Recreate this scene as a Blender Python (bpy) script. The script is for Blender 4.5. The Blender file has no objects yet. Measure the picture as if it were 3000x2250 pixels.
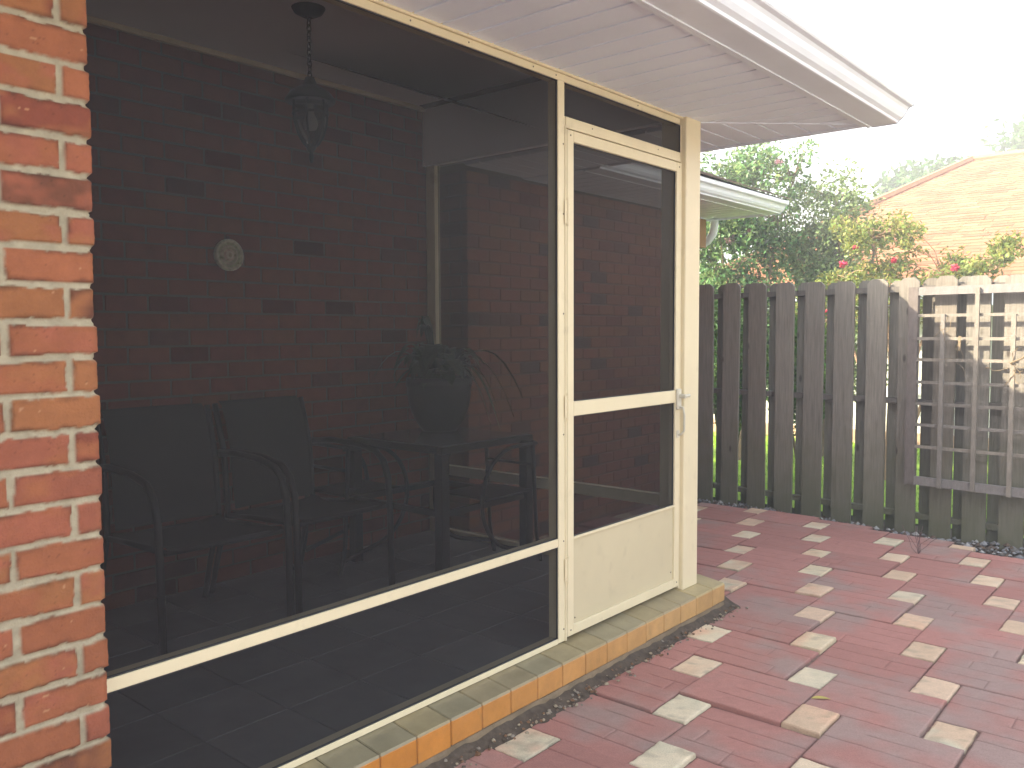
import bpy, bmesh, math, random
import numpy as np
from mathutils import Vector, Matrix
random.seed(7); rng = np.random.default_rng(11)
S = bpy.context.scene; COL = S.collection

# ------------------------------------------------------------------ camera
cd = bpy.data.cameras.new("camera"); cam = bpy.data.objects.new("camera", cd); COL.objects.link(cam)
rt = (0.763499, 0.645792, -0.004627); up = (-0.035899, 0.049594, 0.998124); bk = (0.64481, -0.761901, 0.061049)
cam.matrix_world = Matrix(((rt[0], up[0], bk[0], 2.0224), (rt[1], up[1], bk[1], 0.0), (rt[2], up[2], bk[2], 1.4588), (0, 0, 0, 1)))
cd.sensor_width = 36; cd.lens = 29.91; cd.clip_start = 0.05; cd.clip_end = 500
S.camera = cam

# ------------------------------------------------------------------ sky, sun, exposure
SUN_TO = Vector((1.0, 0.86, -0.83)).normalized()            # direction the light travels
W = bpy.data.worlds.new("World"); S.world = W; W.use_nodes = True
nt = W.node_tree; nt.nodes.clear()
sky = nt.nodes.new("ShaderNodeTexSky"); sky.sky_type = 'NISHITA'; sky.sun_disc = False
sky.sun_elevation = math.asin(-SUN_TO.z); sky.sun_rotation = math.atan2(-SUN_TO.x, -SUN_TO.y)
sky.air_density = 1.2; sky.dust_density = 3.0; sky.ozone_density = 0.6
bg = nt.nodes.new("ShaderNodeBackground"); bg.inputs[1].default_value = 0.15
hz = nt.nodes.new('ShaderNodeHueSaturation'); hz.inputs['Saturation'].default_value = .45      # pale, hazy summer sky
ow = nt.nodes.new("ShaderNodeOutputWorld")
nt.links.new(sky.outputs[0], hz.inputs['Color']); nt.links.new(hz.outputs[0], bg.inputs[0]); nt.links.new(bg.outputs[0], ow.inputs[0])
ld = bpy.data.lights.new("sun", 'SUN'); ld.energy = 3.9; ld.angle = math.radians(0.5); ld.color = (1.0, 0.87, 0.66)
sun = bpy.data.objects.new("sun", ld); COL.objects.link(sun)
sun.rotation_euler = SUN_TO.to_track_quat('-Z', 'Y').to_euler()
S.view_settings.view_transform = 'Standard'; S.view_settings.look = 'None'
S.view_settings.exposure = 2.27; S.view_settings.gamma = 1.0
S.render.engine = 'CYCLES'
S.cycles.max_bounces = 10; S.cycles.diffuse_bounces = 5; S.cycles.transparent_max_bounces = 16
S.cycles.use_denoising = True

GLARE_HAZE = .0145
# ------------------------------------------------------------------ helpers
def _hash(ix, iy, seed):
    n = (ix.astype(np.int64) * 374761393 + iy.astype(np.int64) * 668265263 + seed * 1274126177) & 0x7fffffff
    n = ((n ^ (n >> 13)) * 1274126177) & 0x7fffffff
    return ((n ^ (n >> 16)) & 0xffff) / 65535.0
def vnoise(x, y, seed=0):
    ix = np.floor(x).astype(np.int64); iy = np.floor(y).astype(np.int64); fx = x - ix; fy = y - iy
    fx = fx * fx * (3 - 2 * fx); fy = fy * fy * (3 - 2 * fy)
    a = _hash(ix, iy, seed); b = _hash(ix + 1, iy, seed); c = _hash(ix, iy + 1, seed); d = _hash(ix + 1, iy + 1, seed)
    return (a * (1 - fx) + b * fx) * (1 - fy) + (c * (1 - fx) + d * fx) * fy
def fbm(x, y, seed=0, o=4):
    s = 0; a = .5
    for k in range(o): s = s + a * vnoise(x * 2 ** k, y * 2 ** k, seed + k); a *= .5
    return s

def link(o, parent=None):
    COL.objects.link(o)
    if parent is not None: o.parent = parent
    return o
def tag(o, label=None, cat=None, group=None, kind=None):
    if label: o['label'] = label
    if cat: o['category'] = cat
    if group: o['group'] = group
    if kind: o['kind'] = kind
    return o
def thing(name, label, cat, loc=(0, 0, 0), rz=0.0, group=None):
    o = bpy.data.objects.new(name, None); COL.objects.link(o)
    o.location = loc; o.rotation_euler = (0, 0, rz); o.empty_display_size = .1
    return tag(o, label, cat, group)
def sub(name, parent):
    o = bpy.data.objects.new(name, None); return link(o, parent)

class MB:
    """collects polygons with a colour each; build() links them as one mesh object"""
    def __init__(s): s.v = []; s.f = []; s.c = []
    def add(s, vs, fs, col=(1, 1, 1)):
        n = len(s.v); s.v.extend([tuple(map(float, p)) for p in vs])
        for f in fs: s.f.append(tuple(i + n for i in f)); s.c.append(col)
        return s
    def box(s, a, b, col=(1, 1, 1), jit=0.0, bev=0.0):
        x0, y0, z0 = a; x1, y1, z1 = b
        if bev > 0:
            e = min(bev, (x1 - x0) * .49, (y1 - y0) * .49, (z1 - z0) * .49)
            vs = []; X = (x0, x1); Y = (y0, y1); Z = (z0, z1)
            idx = {}
            for i in (0, 1):
                for j in (0, 1):
                    for k in (0, 1):
                        sx, sy, sz = (1 - 2 * i) * e, (1 - 2 * j) * e, (1 - 2 * k) * e
                        jx, jy, jz = [random.uniform(-jit, jit) for _ in range(3)] if jit else (0, 0, 0)
                        P = (X[i] + jx, Y[j] + jy, Z[k] + jz)
                        idx[(i, j, k, 'x')] = len(vs); vs.append((P[0], P[1] + sy, P[2] + sz))
                        idx[(i, j, k, 'y')] = len(vs); vs.append((P[0] + sx, P[1], P[2] + sz))
                        idx[(i, j, k, 'z')] = len(vs); vs.append((P[0] + sx, P[1] + sy, P[2]))
            g = lambda i, j, k, a: idx[(i, j, k, a)]
            fs = [[g(0,0,0,'x'), g(0,0,1,'x'), g(0,1,1,'x'), g(0,1,0,'x')], [g(1,0,0,'x'), g(1,1,0,'x'), g(1,1,1,'x'), g(1,0,1,'x')],
                  [g(0,0,0,'y'), g(1,0,0,'y'), g(1,0,1,'y'), g(0,0,1,'y')], [g(0,1,0,'y'), g(0,1,1,'y'), g(1,1,1,'y'), g(1,1,0,'y')],
                  [g(0,0,0,'z'), g(0,1,0,'z'), g(1,1,0,'z'), g(1,0,0,'z')], [g(0,0,1,'z'), g(1,0,1,'z'), g(1,1,1,'z'), g(0,1,1,'z')]]
            for j in (0, 1):
                for k in (0, 1): fs.append([g(0,j,k,'y'), g(1,j,k,'y'), g(1,j,k,'z'), g(0,j,k,'z')])
            for i in (0, 1):
                for k in (0, 1): fs.append([g(i,0,k,'x'), g(i,1,k,'x'), g(i,1,k,'z'), g(i,0,k,'z')])
            for i in (0, 1):
                for j in (0, 1): fs.append([g(i,j,0,'x'), g(i,j,1,'x'), g(i,j,1,'y'), g(i,j,0,'y')])
            for i in (0, 1):
                for j in (0, 1):
                    for k in (0, 1): fs.append([g(i,j,k,'x'), g(i,j,k,'y'), g(i,j,k,'z')])
            return s.add(vs, fs, col)
        vs = [(x, y, z) for x in (x0, x1) for y in (y0, y1) for z in (z0, z1)]
        if jit: vs = [tuple(c + random.uniform(-jit, jit) for c in p) for p in vs]
        return s.add(vs, [(0,1,3,2), (4,6,7,5), (0,4,5,1), (2,3,7,6), (0,2,6,4), (1,5,7,3)], col)
    def prism(s, poly, z0, z1, col=(1, 1, 1), bev=0.0):
        """poly: xy points, counter-clockwise; optional bevelled top edge"""
        n = len(poly)
        if bev > 0:
            cx = sum(p[0] for p in poly) / n; cy = sum(p[1] for p in poly) / n
            ins = []
            for i in range(n):
                p0 = Vector(poly[i - 1]); p1 = Vector(poly[i]); p2 = Vector(poly[(i + 1) % n])
                d1 = (p1 - p0).normalized(); d2 = (p2 - p1).normalized()
                n1 = Vector((-d1.y, d1.x)); n2 = Vector((-d2.y, d2.x)); m = n1 + n2
                m = m / max(.3, m.dot(n1)); ins.append(p1 + m * bev)
            vs = [(p[0], p[1], z0) for p in poly] + [(p[0], p[1], z1 - bev) for p in poly] + [(p[0], p[1], z1) for p in ins]
            fs = [tuple(range(2 * n, 3 * n)), tuple(reversed(range(n)))]
            for i in range(n):
                j = (i + 1) % n; fs.append((i, j, n + j, n + i)); fs.append((n + i, n + j, 2 * n + j, 2 * n + i))
            return s.add(vs, fs, col)
        vs = [(p[0], p[1], z0) for p in poly] + [(p[0], p[1], z1) for p in poly]
        fs = [tuple(range(n, 2 * n)), tuple(reversed(range(n)))] + [(i, (i + 1) % n, n + (i + 1) % n, n + i) for i in range(n)]
        return s.add(vs, fs, col)
    def extrude(s, prof, axis, a, b, col=(1, 1, 1)):
        """prof: closed profile; axis 'y': prof=(x,z)   axis 'x': prof=(y,z)"""
        n = len(prof); f = (lambda p, t: (p[0], t, p[1])) if axis == 'y' else (lambda p, t: (t, p[0], p[1]))
        vs = [f(p, a) for p in prof] + [f(p, b) for p in prof]
        fs = [tuple(range(n)), tuple(reversed(range(n, 2 * n)))] + [(i, n + i, n + (i + 1) % n, (i + 1) % n) for i in range(n)]
        return s.add(vs, fs, col)
    def tube(s, pts, r, seg=8, col=(1, 1, 1), cap=True):
        pts = [Vector(p) for p in pts]; n = len(pts)
        rr = r if isinstance(r, (list, tuple)) else [r] * n
        t0 = (pts[1] - pts[0]).normalized(); ref = Vector((0, 0, 1)) if abs(t0.z) < .9 else Vector((1, 0, 0))
        u = t0.cross(ref).normalized(); vs = []
        for i in range(n):
            t = (pts[min(i + 1, n - 1)] - pts[max(i - 1, 0)]).normalized()
            u = (u - t * u.dot(t)).normalized(); w = t.cross(u)
            for k in range(seg):
                a = 2 * math.pi * k / seg; vs.append(pts[i] + (u * math.cos(a) + w * math.sin(a)) * rr[i])
        fs = [(i * seg + k, i * seg + (k + 1) % seg, (i + 1) * seg + (k + 1) % seg, (i + 1) * seg + k) for i in range(n - 1) for k in range(seg)]
        if cap: fs += [tuple(reversed(range(seg))), tuple(range((n - 1) * seg, n * seg))]
        return s.add(vs, fs, col)
    def lathe(s, prof, c=(0, 0, 0), seg=24, col=(1, 1, 1)):
        vs = [(c[0] + r * math.cos(2 * math.pi * k / seg), c[1] + r * math.sin(2 * math.pi * k / seg), c[2] + z) for r, z in prof for k in range(seg)]
        n = len(prof); fs = [(i * seg + k, i * seg + (k + 1) % seg, (i + 1) * seg + (k + 1) % seg, (i + 1) * seg + k) for i in range(n - 1) for k in range(seg)]
        return s.add(vs, fs, col)
    def build(s, name, m, parent=None, smooth=False, normals=True):
        me = bpy.data.meshes.new(name); me.from_pydata(s.v, [], s.f); 
        ca = me.color_attributes.new("col", 'FLOAT_COLOR', 'CORNER')
        arr = np.ones((len(me.loops), 4), np.float32); i = 0
        tot = np.array([len(f) for f in s.f]); cc = np.array([tuple(c)[:3] for c in s.c], np.float32)
        arr[:, :3] = np.repeat(cc, tot, axis=0)
        ca.data.foreach_set("color", arr.ravel())
        if smooth: me.polygons.foreach_set("use_smooth", np.ones(len(me.polygons), bool))
        me.materials.append(m); me.update()
        if normals:
            b = bmesh.new(); b.from_mesh(me); bmesh.ops.recalc_face_normals(b, faces=b.faces); b.to_mesh(me); b.free()
        return link(bpy.data.objects.new(name, me), parent)

def mat(name, base=(.5, .5, .5), rough=.6, var=.15, scale=8.0, bump=0.0, bscale=60.0, attr=False, metal=0.0, spec=.4,
        stretch=(1, 1, 1), spots=None, island=None):
    """a procedural principled material: base (or the mesh colour 'col') varied by world-space noise, with optional dirt spots"""
    m = bpy.data.materials.new(name); m.use_nodes = True; t = m.node_tree; N = t.nodes; L = t.links
    p = N["Principled BSDF"]; p.inputs['Roughness'].default_value = rough; p.inputs['Metallic'].default_value = metal
    p.inputs['Specular IOR Level'].default_value = spec
    geo = N.new("ShaderNodeNewGeometry"); mp = N.new("ShaderNodeMapping"); mp.inputs['Scale'].default_value = stretch
    L.new(geo.outputs['Position'], mp.inputs['Vector'])
    nz = N.new("ShaderNodeTexNoise"); nz.inputs['Scale'].default_value = scale; nz.inputs['Detail'].default_value = 6; nz.inputs['Roughness'].default_value = .65
    L.new(mp.outputs[0], nz.inputs['Vector'])
    mr = N.new("ShaderNodeMapRange"); mr.inputs[1].default_value = .25; mr.inputs[2].default_value = .75
    mr.inputs[3].default_value = 1 - var; mr.inputs[4].default_value = 1 + var; L.new(nz.outputs[0], mr.inputs[0])
    mul = N.new("ShaderNodeVectorMath"); mul.operation = 'SCALE'; L.new(mr.outputs[0], mul.inputs['Scale'])
    if attr:
        at = N.new("ShaderNodeAttribute"); at.attribute_name = "col"; L.new(at.outputs['Color'], mul.inputs[0])
    else: mul.inputs[0].default_value = base
    out = mul.outputs[0]
    if island:
        hs = N.new("ShaderNodeHueSaturation"); g2 = N.new("ShaderNodeMapRange"); g2.inputs[3].default_value = island[0]; g2.inputs[4].default_value = island[1]
        L.new(geo.outputs['Random Per Island'], g2.inputs[0]); L.new(g2.outputs[0], hs.inputs['Value']); L.new(out, hs.inputs['Color'])
        h2 = N.new("ShaderNodeMapRange"); h2.inputs[3].default_value = .5 - island[2]; h2.inputs[4].default_value = .5 + island[2]
        mm = N.new("ShaderNodeMath"); mm.operation = 'FRACT'; m7 = N.new("ShaderNodeMath"); m7.operation = 'MULTIPLY'; m7.inputs[1].default_value = 7.31
        L.new(geo.outputs['Random Per Island'], m7.inputs[0]); L.new(m7.outputs[0], mm.inputs[0]); L.new(mm.outputs[0], h2.inputs[0]); L.new(h2.outputs[0], hs.inputs['Hue'])
        out = hs.outputs[0]
    if spots:
        sc, th, scol, amt = spots
        n2 = N.new("ShaderNodeTexNoise"); n2.inputs['Scale'].default_value = sc; n2.inputs['Detail'].default_value = 5; L.new(mp.outputs[0], n2.inputs['Vector'])
        r2 = N.new("ShaderNodeMapRange"); r2.inputs[1].default_value = th; r2.inputs[2].default_value = th + .12; r2.inputs[3].default_value = 0; r2.inputs[4].default_value = amt
        L.new(n2.outputs[0], r2.inputs[0]); mx = N.new("ShaderNodeMix"); mx.data_type = 'RGBA'
        L.new(r2.outputs[0], mx.inputs[0]); L.new(out, mx.inputs[6]); mx.inputs[7].default_value = (*scol, 1); out = mx.outputs[2]
    L.new(out, p.inputs['Base Color'])
    if bump > 0:
        n3 = N.new("ShaderNodeTexNoise"); n3.inputs['Scale'].default_value = bscale; n3.inputs['Detail'].default_value = 5; L.new(mp.outputs[0], n3.inputs['Vector'])
        b = N.new("ShaderNodeBump"); b.inputs['Strength'].default_value = bump; b.inputs['Distance'].default_value = .004
        L.new(n3.outputs[0], b.inputs['Height']); L.new(b.outputs[0], p.inputs['Normal'])
    return m
def leafmat(name, base, var=.5, hue=.03, trans=.35, rough=.5):
    m = mat(name, base, rough, .25, 1.5, island=(1 - var, 1 + var, hue), attr=False, spec=.35)
    t = m.node_tree; N = t.nodes; L = t.links; p = N["Principled BSDF"]; o = N["Material Output"]
    tr = N.new("ShaderNodeBsdfTranslucent"); mx = N.new("ShaderNodeMixShader"); mx.inputs[0].default_value = trans
    L.new(p.inputs['Base Color'].links[0].from_socket, tr.inputs[0]); L.new(p.outputs[0], mx.inputs[1]); L.new(tr.outputs[0], mx.inputs[2]); L.new(mx.outputs[0], o.inputs[0])
    return m

def clip(poly, p, n):
    """keep the part of a convex polygon where (q-p).n <= 0"""
    out = []
    for i in range(len(poly)):
        a = poly[i - 1]; b = poly[i]
        da = (a[0] - p[0]) * n[0] + (a[1] - p[1]) * n[1]; db = (b[0] - p[0]) * n[0] + (b[1] - p[1]) * n[1]
        if (da <= 0) != (db <= 0):
            t = da / (da - db); out.append((a[0] + (b[0] - a[0]) * t, a[1] + (b[1] - a[1]) * t))
        if db <= 0: out.append(b)
    return out
def area(poly): return abs(sum(poly[i - 1][0] * poly[i][1] - poly[i][0] * poly[i - 1][1] for i in range(len(poly)))) / 2 if len(poly) > 2 else 0

# ------------------------------------------------------------------ materials
M = {}
M['trim'] = mat('ivory_aluminium', (.72, .635, .435), .42, .05, 5, bump=.05, bscale=300, spots=(9, .62, (.47, .40, .27), .40))
M['trim_shadow'] = mat('ivory_joint', (.30, .27, .20), .7, .1)
M['soffit'] = mat('soffit_vinyl', (.82, .89, 1.0), .5, .05, 3)
M['gutter'] = mat('gutter_enamel', (.77, .83, .92), .35, .04, 4, spots=(7, .66, (.55, .53, .48), .3))
M['ceiling'] = mat('ceiling_paint', (.84, .85, .88), .8, .05, 2)
M['brick'] = mat('red_brick', attr=True, rough=.85, var=.16, scale=22, bump=.5, bscale=170)
M['brickwall'] = mat('red_brick_wall', attr=True, rough=.88, var=.2, scale=14, bump=.4, bscale=120)
M['mortar'] = mat('mortar', (.27, .245, .19), .95, .15, 30, bump=.6, bscale=160)
M['shaded_mortar'] = mat('porch_shade_mortar', (.125, .095, .070), .95, .2, 30, bump=.6, bscale=160)  # darker copy of the mortar, porch shade put into its colour
M['tile'] = mat('sill_tile', attr=True, rough=.42, var=.16, scale=14, bump=.12, bscale=150, spots=(18, .60, (.20, .15, .07), .25))
M['concrete'] = mat('concrete', (.20, .15, .095), .9, .35, 12, bump=.8, bscale=70)
M['paver'] = mat('paver_concrete', attr=True, rough=.93, var=.16, scale=170, bump=.9, bscale=260)
M['lightpaver'] = mat('pale_paver', attr=True, rough=.93, var=.14, scale=150, bump=.9, bscale=230)
M['dirt'] = mat('dirt', (.085, .065, .048), .97, .5, 25, bump=1.0, bscale=90)
M['fence'] = mat('weathered_wood', attr=True, rough=.86, var=.30, scale=9, bump=.6, bscale=40, stretch=(9, 9, .55), spots=(4, .62, (.07, .055, .045), .55))
_m = M['fence']; _t = _m.node_tree; _p = _t.nodes["Principled BSDF"]; _src = _p.inputs['Base Color'].links[0].from_socket     # green algae stain near the ground
_g = _t.nodes.new("ShaderNodeNewGeometry"); _x = _t.nodes.new("ShaderNodeSeparateXYZ"); _t.links.new(_g.outputs['Position'], _x.inputs[0])
_n = _t.nodes.new("ShaderNodeTexNoise"); _n.inputs['Scale'].default_value = 5; _t.links.new(_g.outputs['Position'], _n.inputs['Vector'])
_a = _t.nodes.new("ShaderNodeMath"); _a.operation = 'MULTIPLY_ADD'; _a.inputs[1].default_value = .9; _t.links.new(_n.outputs[0], _a.inputs[0]); _t.links.new(_x.outputs[2], _a.inputs[2])
_r = _t.nodes.new("ShaderNodeMapRange"); _r.inputs[1].default_value = .40; _r.inputs[2].default_value = 1.25; _r.inputs[3].default_value = .8; _r.inputs[4].default_value = 0; _t.links.new(_a.outputs[0], _r.inputs[0])
_k = _t.nodes.new("ShaderNodeMix"); _k.data_type = 'RGBA'; _t.links.new(_r.outputs[0], _k.inputs[0]); _t.links.new(_src, _k.inputs[6]); _k.inputs[7].default_value = (.125, .125, .065, 1); _t.links.new(_k.outputs[2], _p.inputs['Base Color'])
_w = _t.nodes.new("ShaderNodeMapping"); _w.inputs['Scale'].default_value = (6.5, 2, 2.6); _t.links.new(_g.outputs['Position'], _w.inputs['Vector'])       # knots
_v = _t.nodes.new("ShaderNodeTexVoronoi"); _v.inputs['Scale'].default_value = 1; _t.links.new(_w.outputs[0], _v.inputs['Vector'])
_q = _t.nodes.new("ShaderNodeMapRange"); _q.inputs[1].default_value = .045; _q.inputs[2].default_value = .10; _q.inputs[3].default_value = .8; _q.inputs[4].default_value = 0; _t.links.new(_v.outputs['Distance'], _q.inputs[0])
_k2 = _t.nodes.new("ShaderNodeMix"); _k2.data_type = 'RGBA'; _t.links.new(_q.outputs[0], _k2.inputs[0]); _t.links.new(_k.outputs[2], _k2.inputs[6]); _k2.inputs[7].default_value = (.045, .032, .024, 1); _t.links.new(_k2.outputs[2], _p.inputs['Base Color'])
M['trellis'] = mat('grey_trellis_wood', attr=True, rough=.85, var=.22, scale=12, bump=.5, bscale=60, stretch=(4, 4, 1.2))
M['metal'] = mat('dark_metal', (.010, .010, .012), .5, .1, 6, spec=.5)
M['sling'] = mat('sling_fabric', (.022, .022, .020), .8, .12, 40, bump=.3, bscale=400)
M['pot'] = mat('dark_glazed_pot', (.022, .023, .022), .5, .2, 8)
M['floor'] = mat('porch_tile', attr=True, rough=.5, var=.15, scale=5)
M['grass'] = None

# window-insect-screen: fine charcoal mesh, partly open
def screen_mat():
    m = bpy.data.materials.new('charcoal_insect_screen'); m.use_nodes = True; t = m.node_tree; N = t.nodes; L = t.links
    N.remove(N["Principled BSDF"]); o = N["Material Output"]
    tr = N.new("ShaderNodeBsdfTransparent"); df = N.new("ShaderNodeBsdfDiffuse"); mx = N.new("ShaderNodeMixShader")
    nz = N.new("ShaderNodeTexNoise"); nz.inputs['Scale'].default_value = 1.3; nz.inputs['Detail'].default_value = 2
    g = N.new("ShaderNodeNewGeometry"); L.new(g.outputs['Position'], nz.inputs['Vector'])
    mr = N.new("ShaderNodeMapRange"); mr.inputs[1].default_value = .3; mr.inputs[2].default_value = .7; mr.inputs[3].default_value = .545; mr.inputs[4].default_value = .575
    L.new(nz.outputs[0], mr.inputs[0]); L.new(mr.outputs[0], mx.inputs[0])
    df.inputs[0].default_value = (.0145, .013, .0138, 1)
    gl = N.new("ShaderNodeBsdfGlossy"); gl.inputs[0].default_value = (.9, .9, .9, 1); gl.inputs['Roughness'].default_value = .42      # sheen of the coated threads
    fr_ = N.new("ShaderNodeFresnel"); fr_.inputs[0].default_value = 1.42; m2 = N.new("ShaderNodeMixShader"); fm = N.new('ShaderNodeMath'); fm.operation = 'MULTIPLY'; fm.inputs[1].default_value = .28; L.new(fr_.outputs[0], fm.inputs[0]); L.new(fm.outputs[0], m2.inputs[0])
    L.new(tr.outputs[0], mx.inputs[1]); L.new(df.outputs[0], mx.inputs[2]); L.new(mx.outputs[0], m2.inputs[1]); L.new(gl.outputs[0], m2.inputs[2]); L.new(m2.outputs[0], o.inputs[0])
    return m
M['screen'] = screen_mat()

# ================================================================== GROUND
g = MB()
n = 60
xs = np.concatenate([np.linspace(-60, -8, 12), np.linspace(-7, 7, 57), np.linspace(8, 60, 12)])
ys = np.concatenate([np.linspace(-40, -3, 10), np.linspace(-2.5, 7.25, 40), np.linspace(7.5, 90, 20)])
vs = [(x, y, -.045 + .012 * math.sin(3.1 * x + y) + .010 * math.sin(2.3 * y - x)) for y in ys for x in xs]
fs = [(j * len(xs) + i, j * len(xs) + i + 1, (j + 1) * len(xs) + i + 1, (j + 1) * len(xs) + i) for j in range(len(ys) - 1) for i in range(len(xs) - 1)]
g.add(vs, fs); tag(g.build('ground', M['dirt'], smooth=True), kind='structure')

# unseen pale concrete added out of view to bounce sunlight up onto the soffit
M['slab'] = mat('bounce_slab_concrete', (.58, .56, .52), .9, .08, 2, bump=.3, bscale=80)
g = MB(); g.box((4.6, -9, -.03), (14, 5.2, .05), bev=.01); tag(g.build('bounce_slab', M['slab']), kind='structure')

# lawn beyond the fence
M['lawn'] = mat('lawn_turf', (.22, .36, .03), .9, .35, 7, bump=1, bscale=60)
g = MB(); g.add([(-40, 6.95, -.02), (40, 6.85, -.02), (40, 60, -.02), (-40, 60, -.02)], [(0, 1, 2, 3)])
tag(g.build('lawn', M['lawn']), kind='structure')
M['blade'] = leafmat('grass_blades', (.24, .42, .03), .35, .02, .5)
g = MB()
for k in range(9000):
    x = random.uniform(-4.5, 1.8); y = random.uniform(7.0, 11.8); h = random.uniform(.03, .075); a = random.uniform(0, 6.28)
    dx, dy = .006 * math.cos(a), .006 * math.sin(a); lx, ly = random.uniform(-.03, .03), random.uniform(-.03, .03)
    g.add([(x - dx, y - dy, -.02), (x + dx, y + dy, -.02), (x + lx, y + ly, -.02 + h)], [(0, 1, 2)])
tag(g.build('grass', M['blade'], normals=False), kind='stuff')

# ------------------------------------------------------------------ patio pavers
PZ = .055; K = .962
A = Vector((.14803, -.40083)) * K; B = Vector((.42707, .20985)) * K
O = Vector((2.0224 + (.27386 - 2.0224) * K, 4.69692 * K))
w, H = A.x, -A.y; Wd, h = B.x, B.y
EDGE = [(-3.2, 6.18), (-1.23, 6.18), (-.9, 6.37), (-.28, 6.32), (.14, 6.18), (.69, 6.14), (.80, 5.96), (1.10, 5.92), (2.2, 5.80), (6, 5.5)]
def edge_y(x):
    for (x0, y0), (x1, y1) in zip(EDGE, EDGE[1:]):
        if x0 <= x <= x1: return y0 + (y1 - y0) * (x - x0) / (x1 - x0)
    return 5.5
GAP = .0022
class GridMesh:
    """height-field slabs gathered in one mesh with a colour per vertex"""
    def __init__(s): s.v = []; s.f = []; s.c = []; s.n = 0
    def add(s, X, Y, Z, C):
        ny, nx = X.shape; s.v.append(np.stack([X, Y, Z], -1).reshape(-1, 3)); s.c.append(C.reshape(-1, 3))
        idx = np.arange(nx * ny).reshape(ny, nx) + s.n; s.f.append(np.stack([idx[:-1, :-1], idx[:-1, 1:], idx[1:, 1:], idx[1:, :-1]], -1).reshape(-1, 4)); s.n += nx * ny
    def build(s, name, m, parent=None):
        me = bpy.data.meshes.new(name); me.from_pydata(np.concatenate(s.v).tolist(), [], np.concatenate(s.f).tolist())
        ca = me.color_attributes.new("col", 'FLOAT_COLOR', 'POINT'); arr = np.ones((s.n, 4), np.float32); arr[:, :3] = np.concatenate(s.c); ca.data.foreach_set("color", arr.ravel())
        me.polygons.foreach_set("use_smooth", np.ones(len(me.polygons), bool)); me.materials.append(m); me.update()
        return link(bpy.data.objects.new(name, me), parent)
def samples(L, step, extra=()):
    e = [0, 0, .0022, .006, .013]
    core = list(np.linspace(.024, L - .024, max(2, int((L - .048) / step) + 1)))
    pts = e + core + [L - q for q in reversed(e)]
    for c in extra: pts += [c - .0055, c - .0022, c, c + .0022, c + .0055]
    return np.array(sorted(p for p in pts if 0 <= p <= L))
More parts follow.
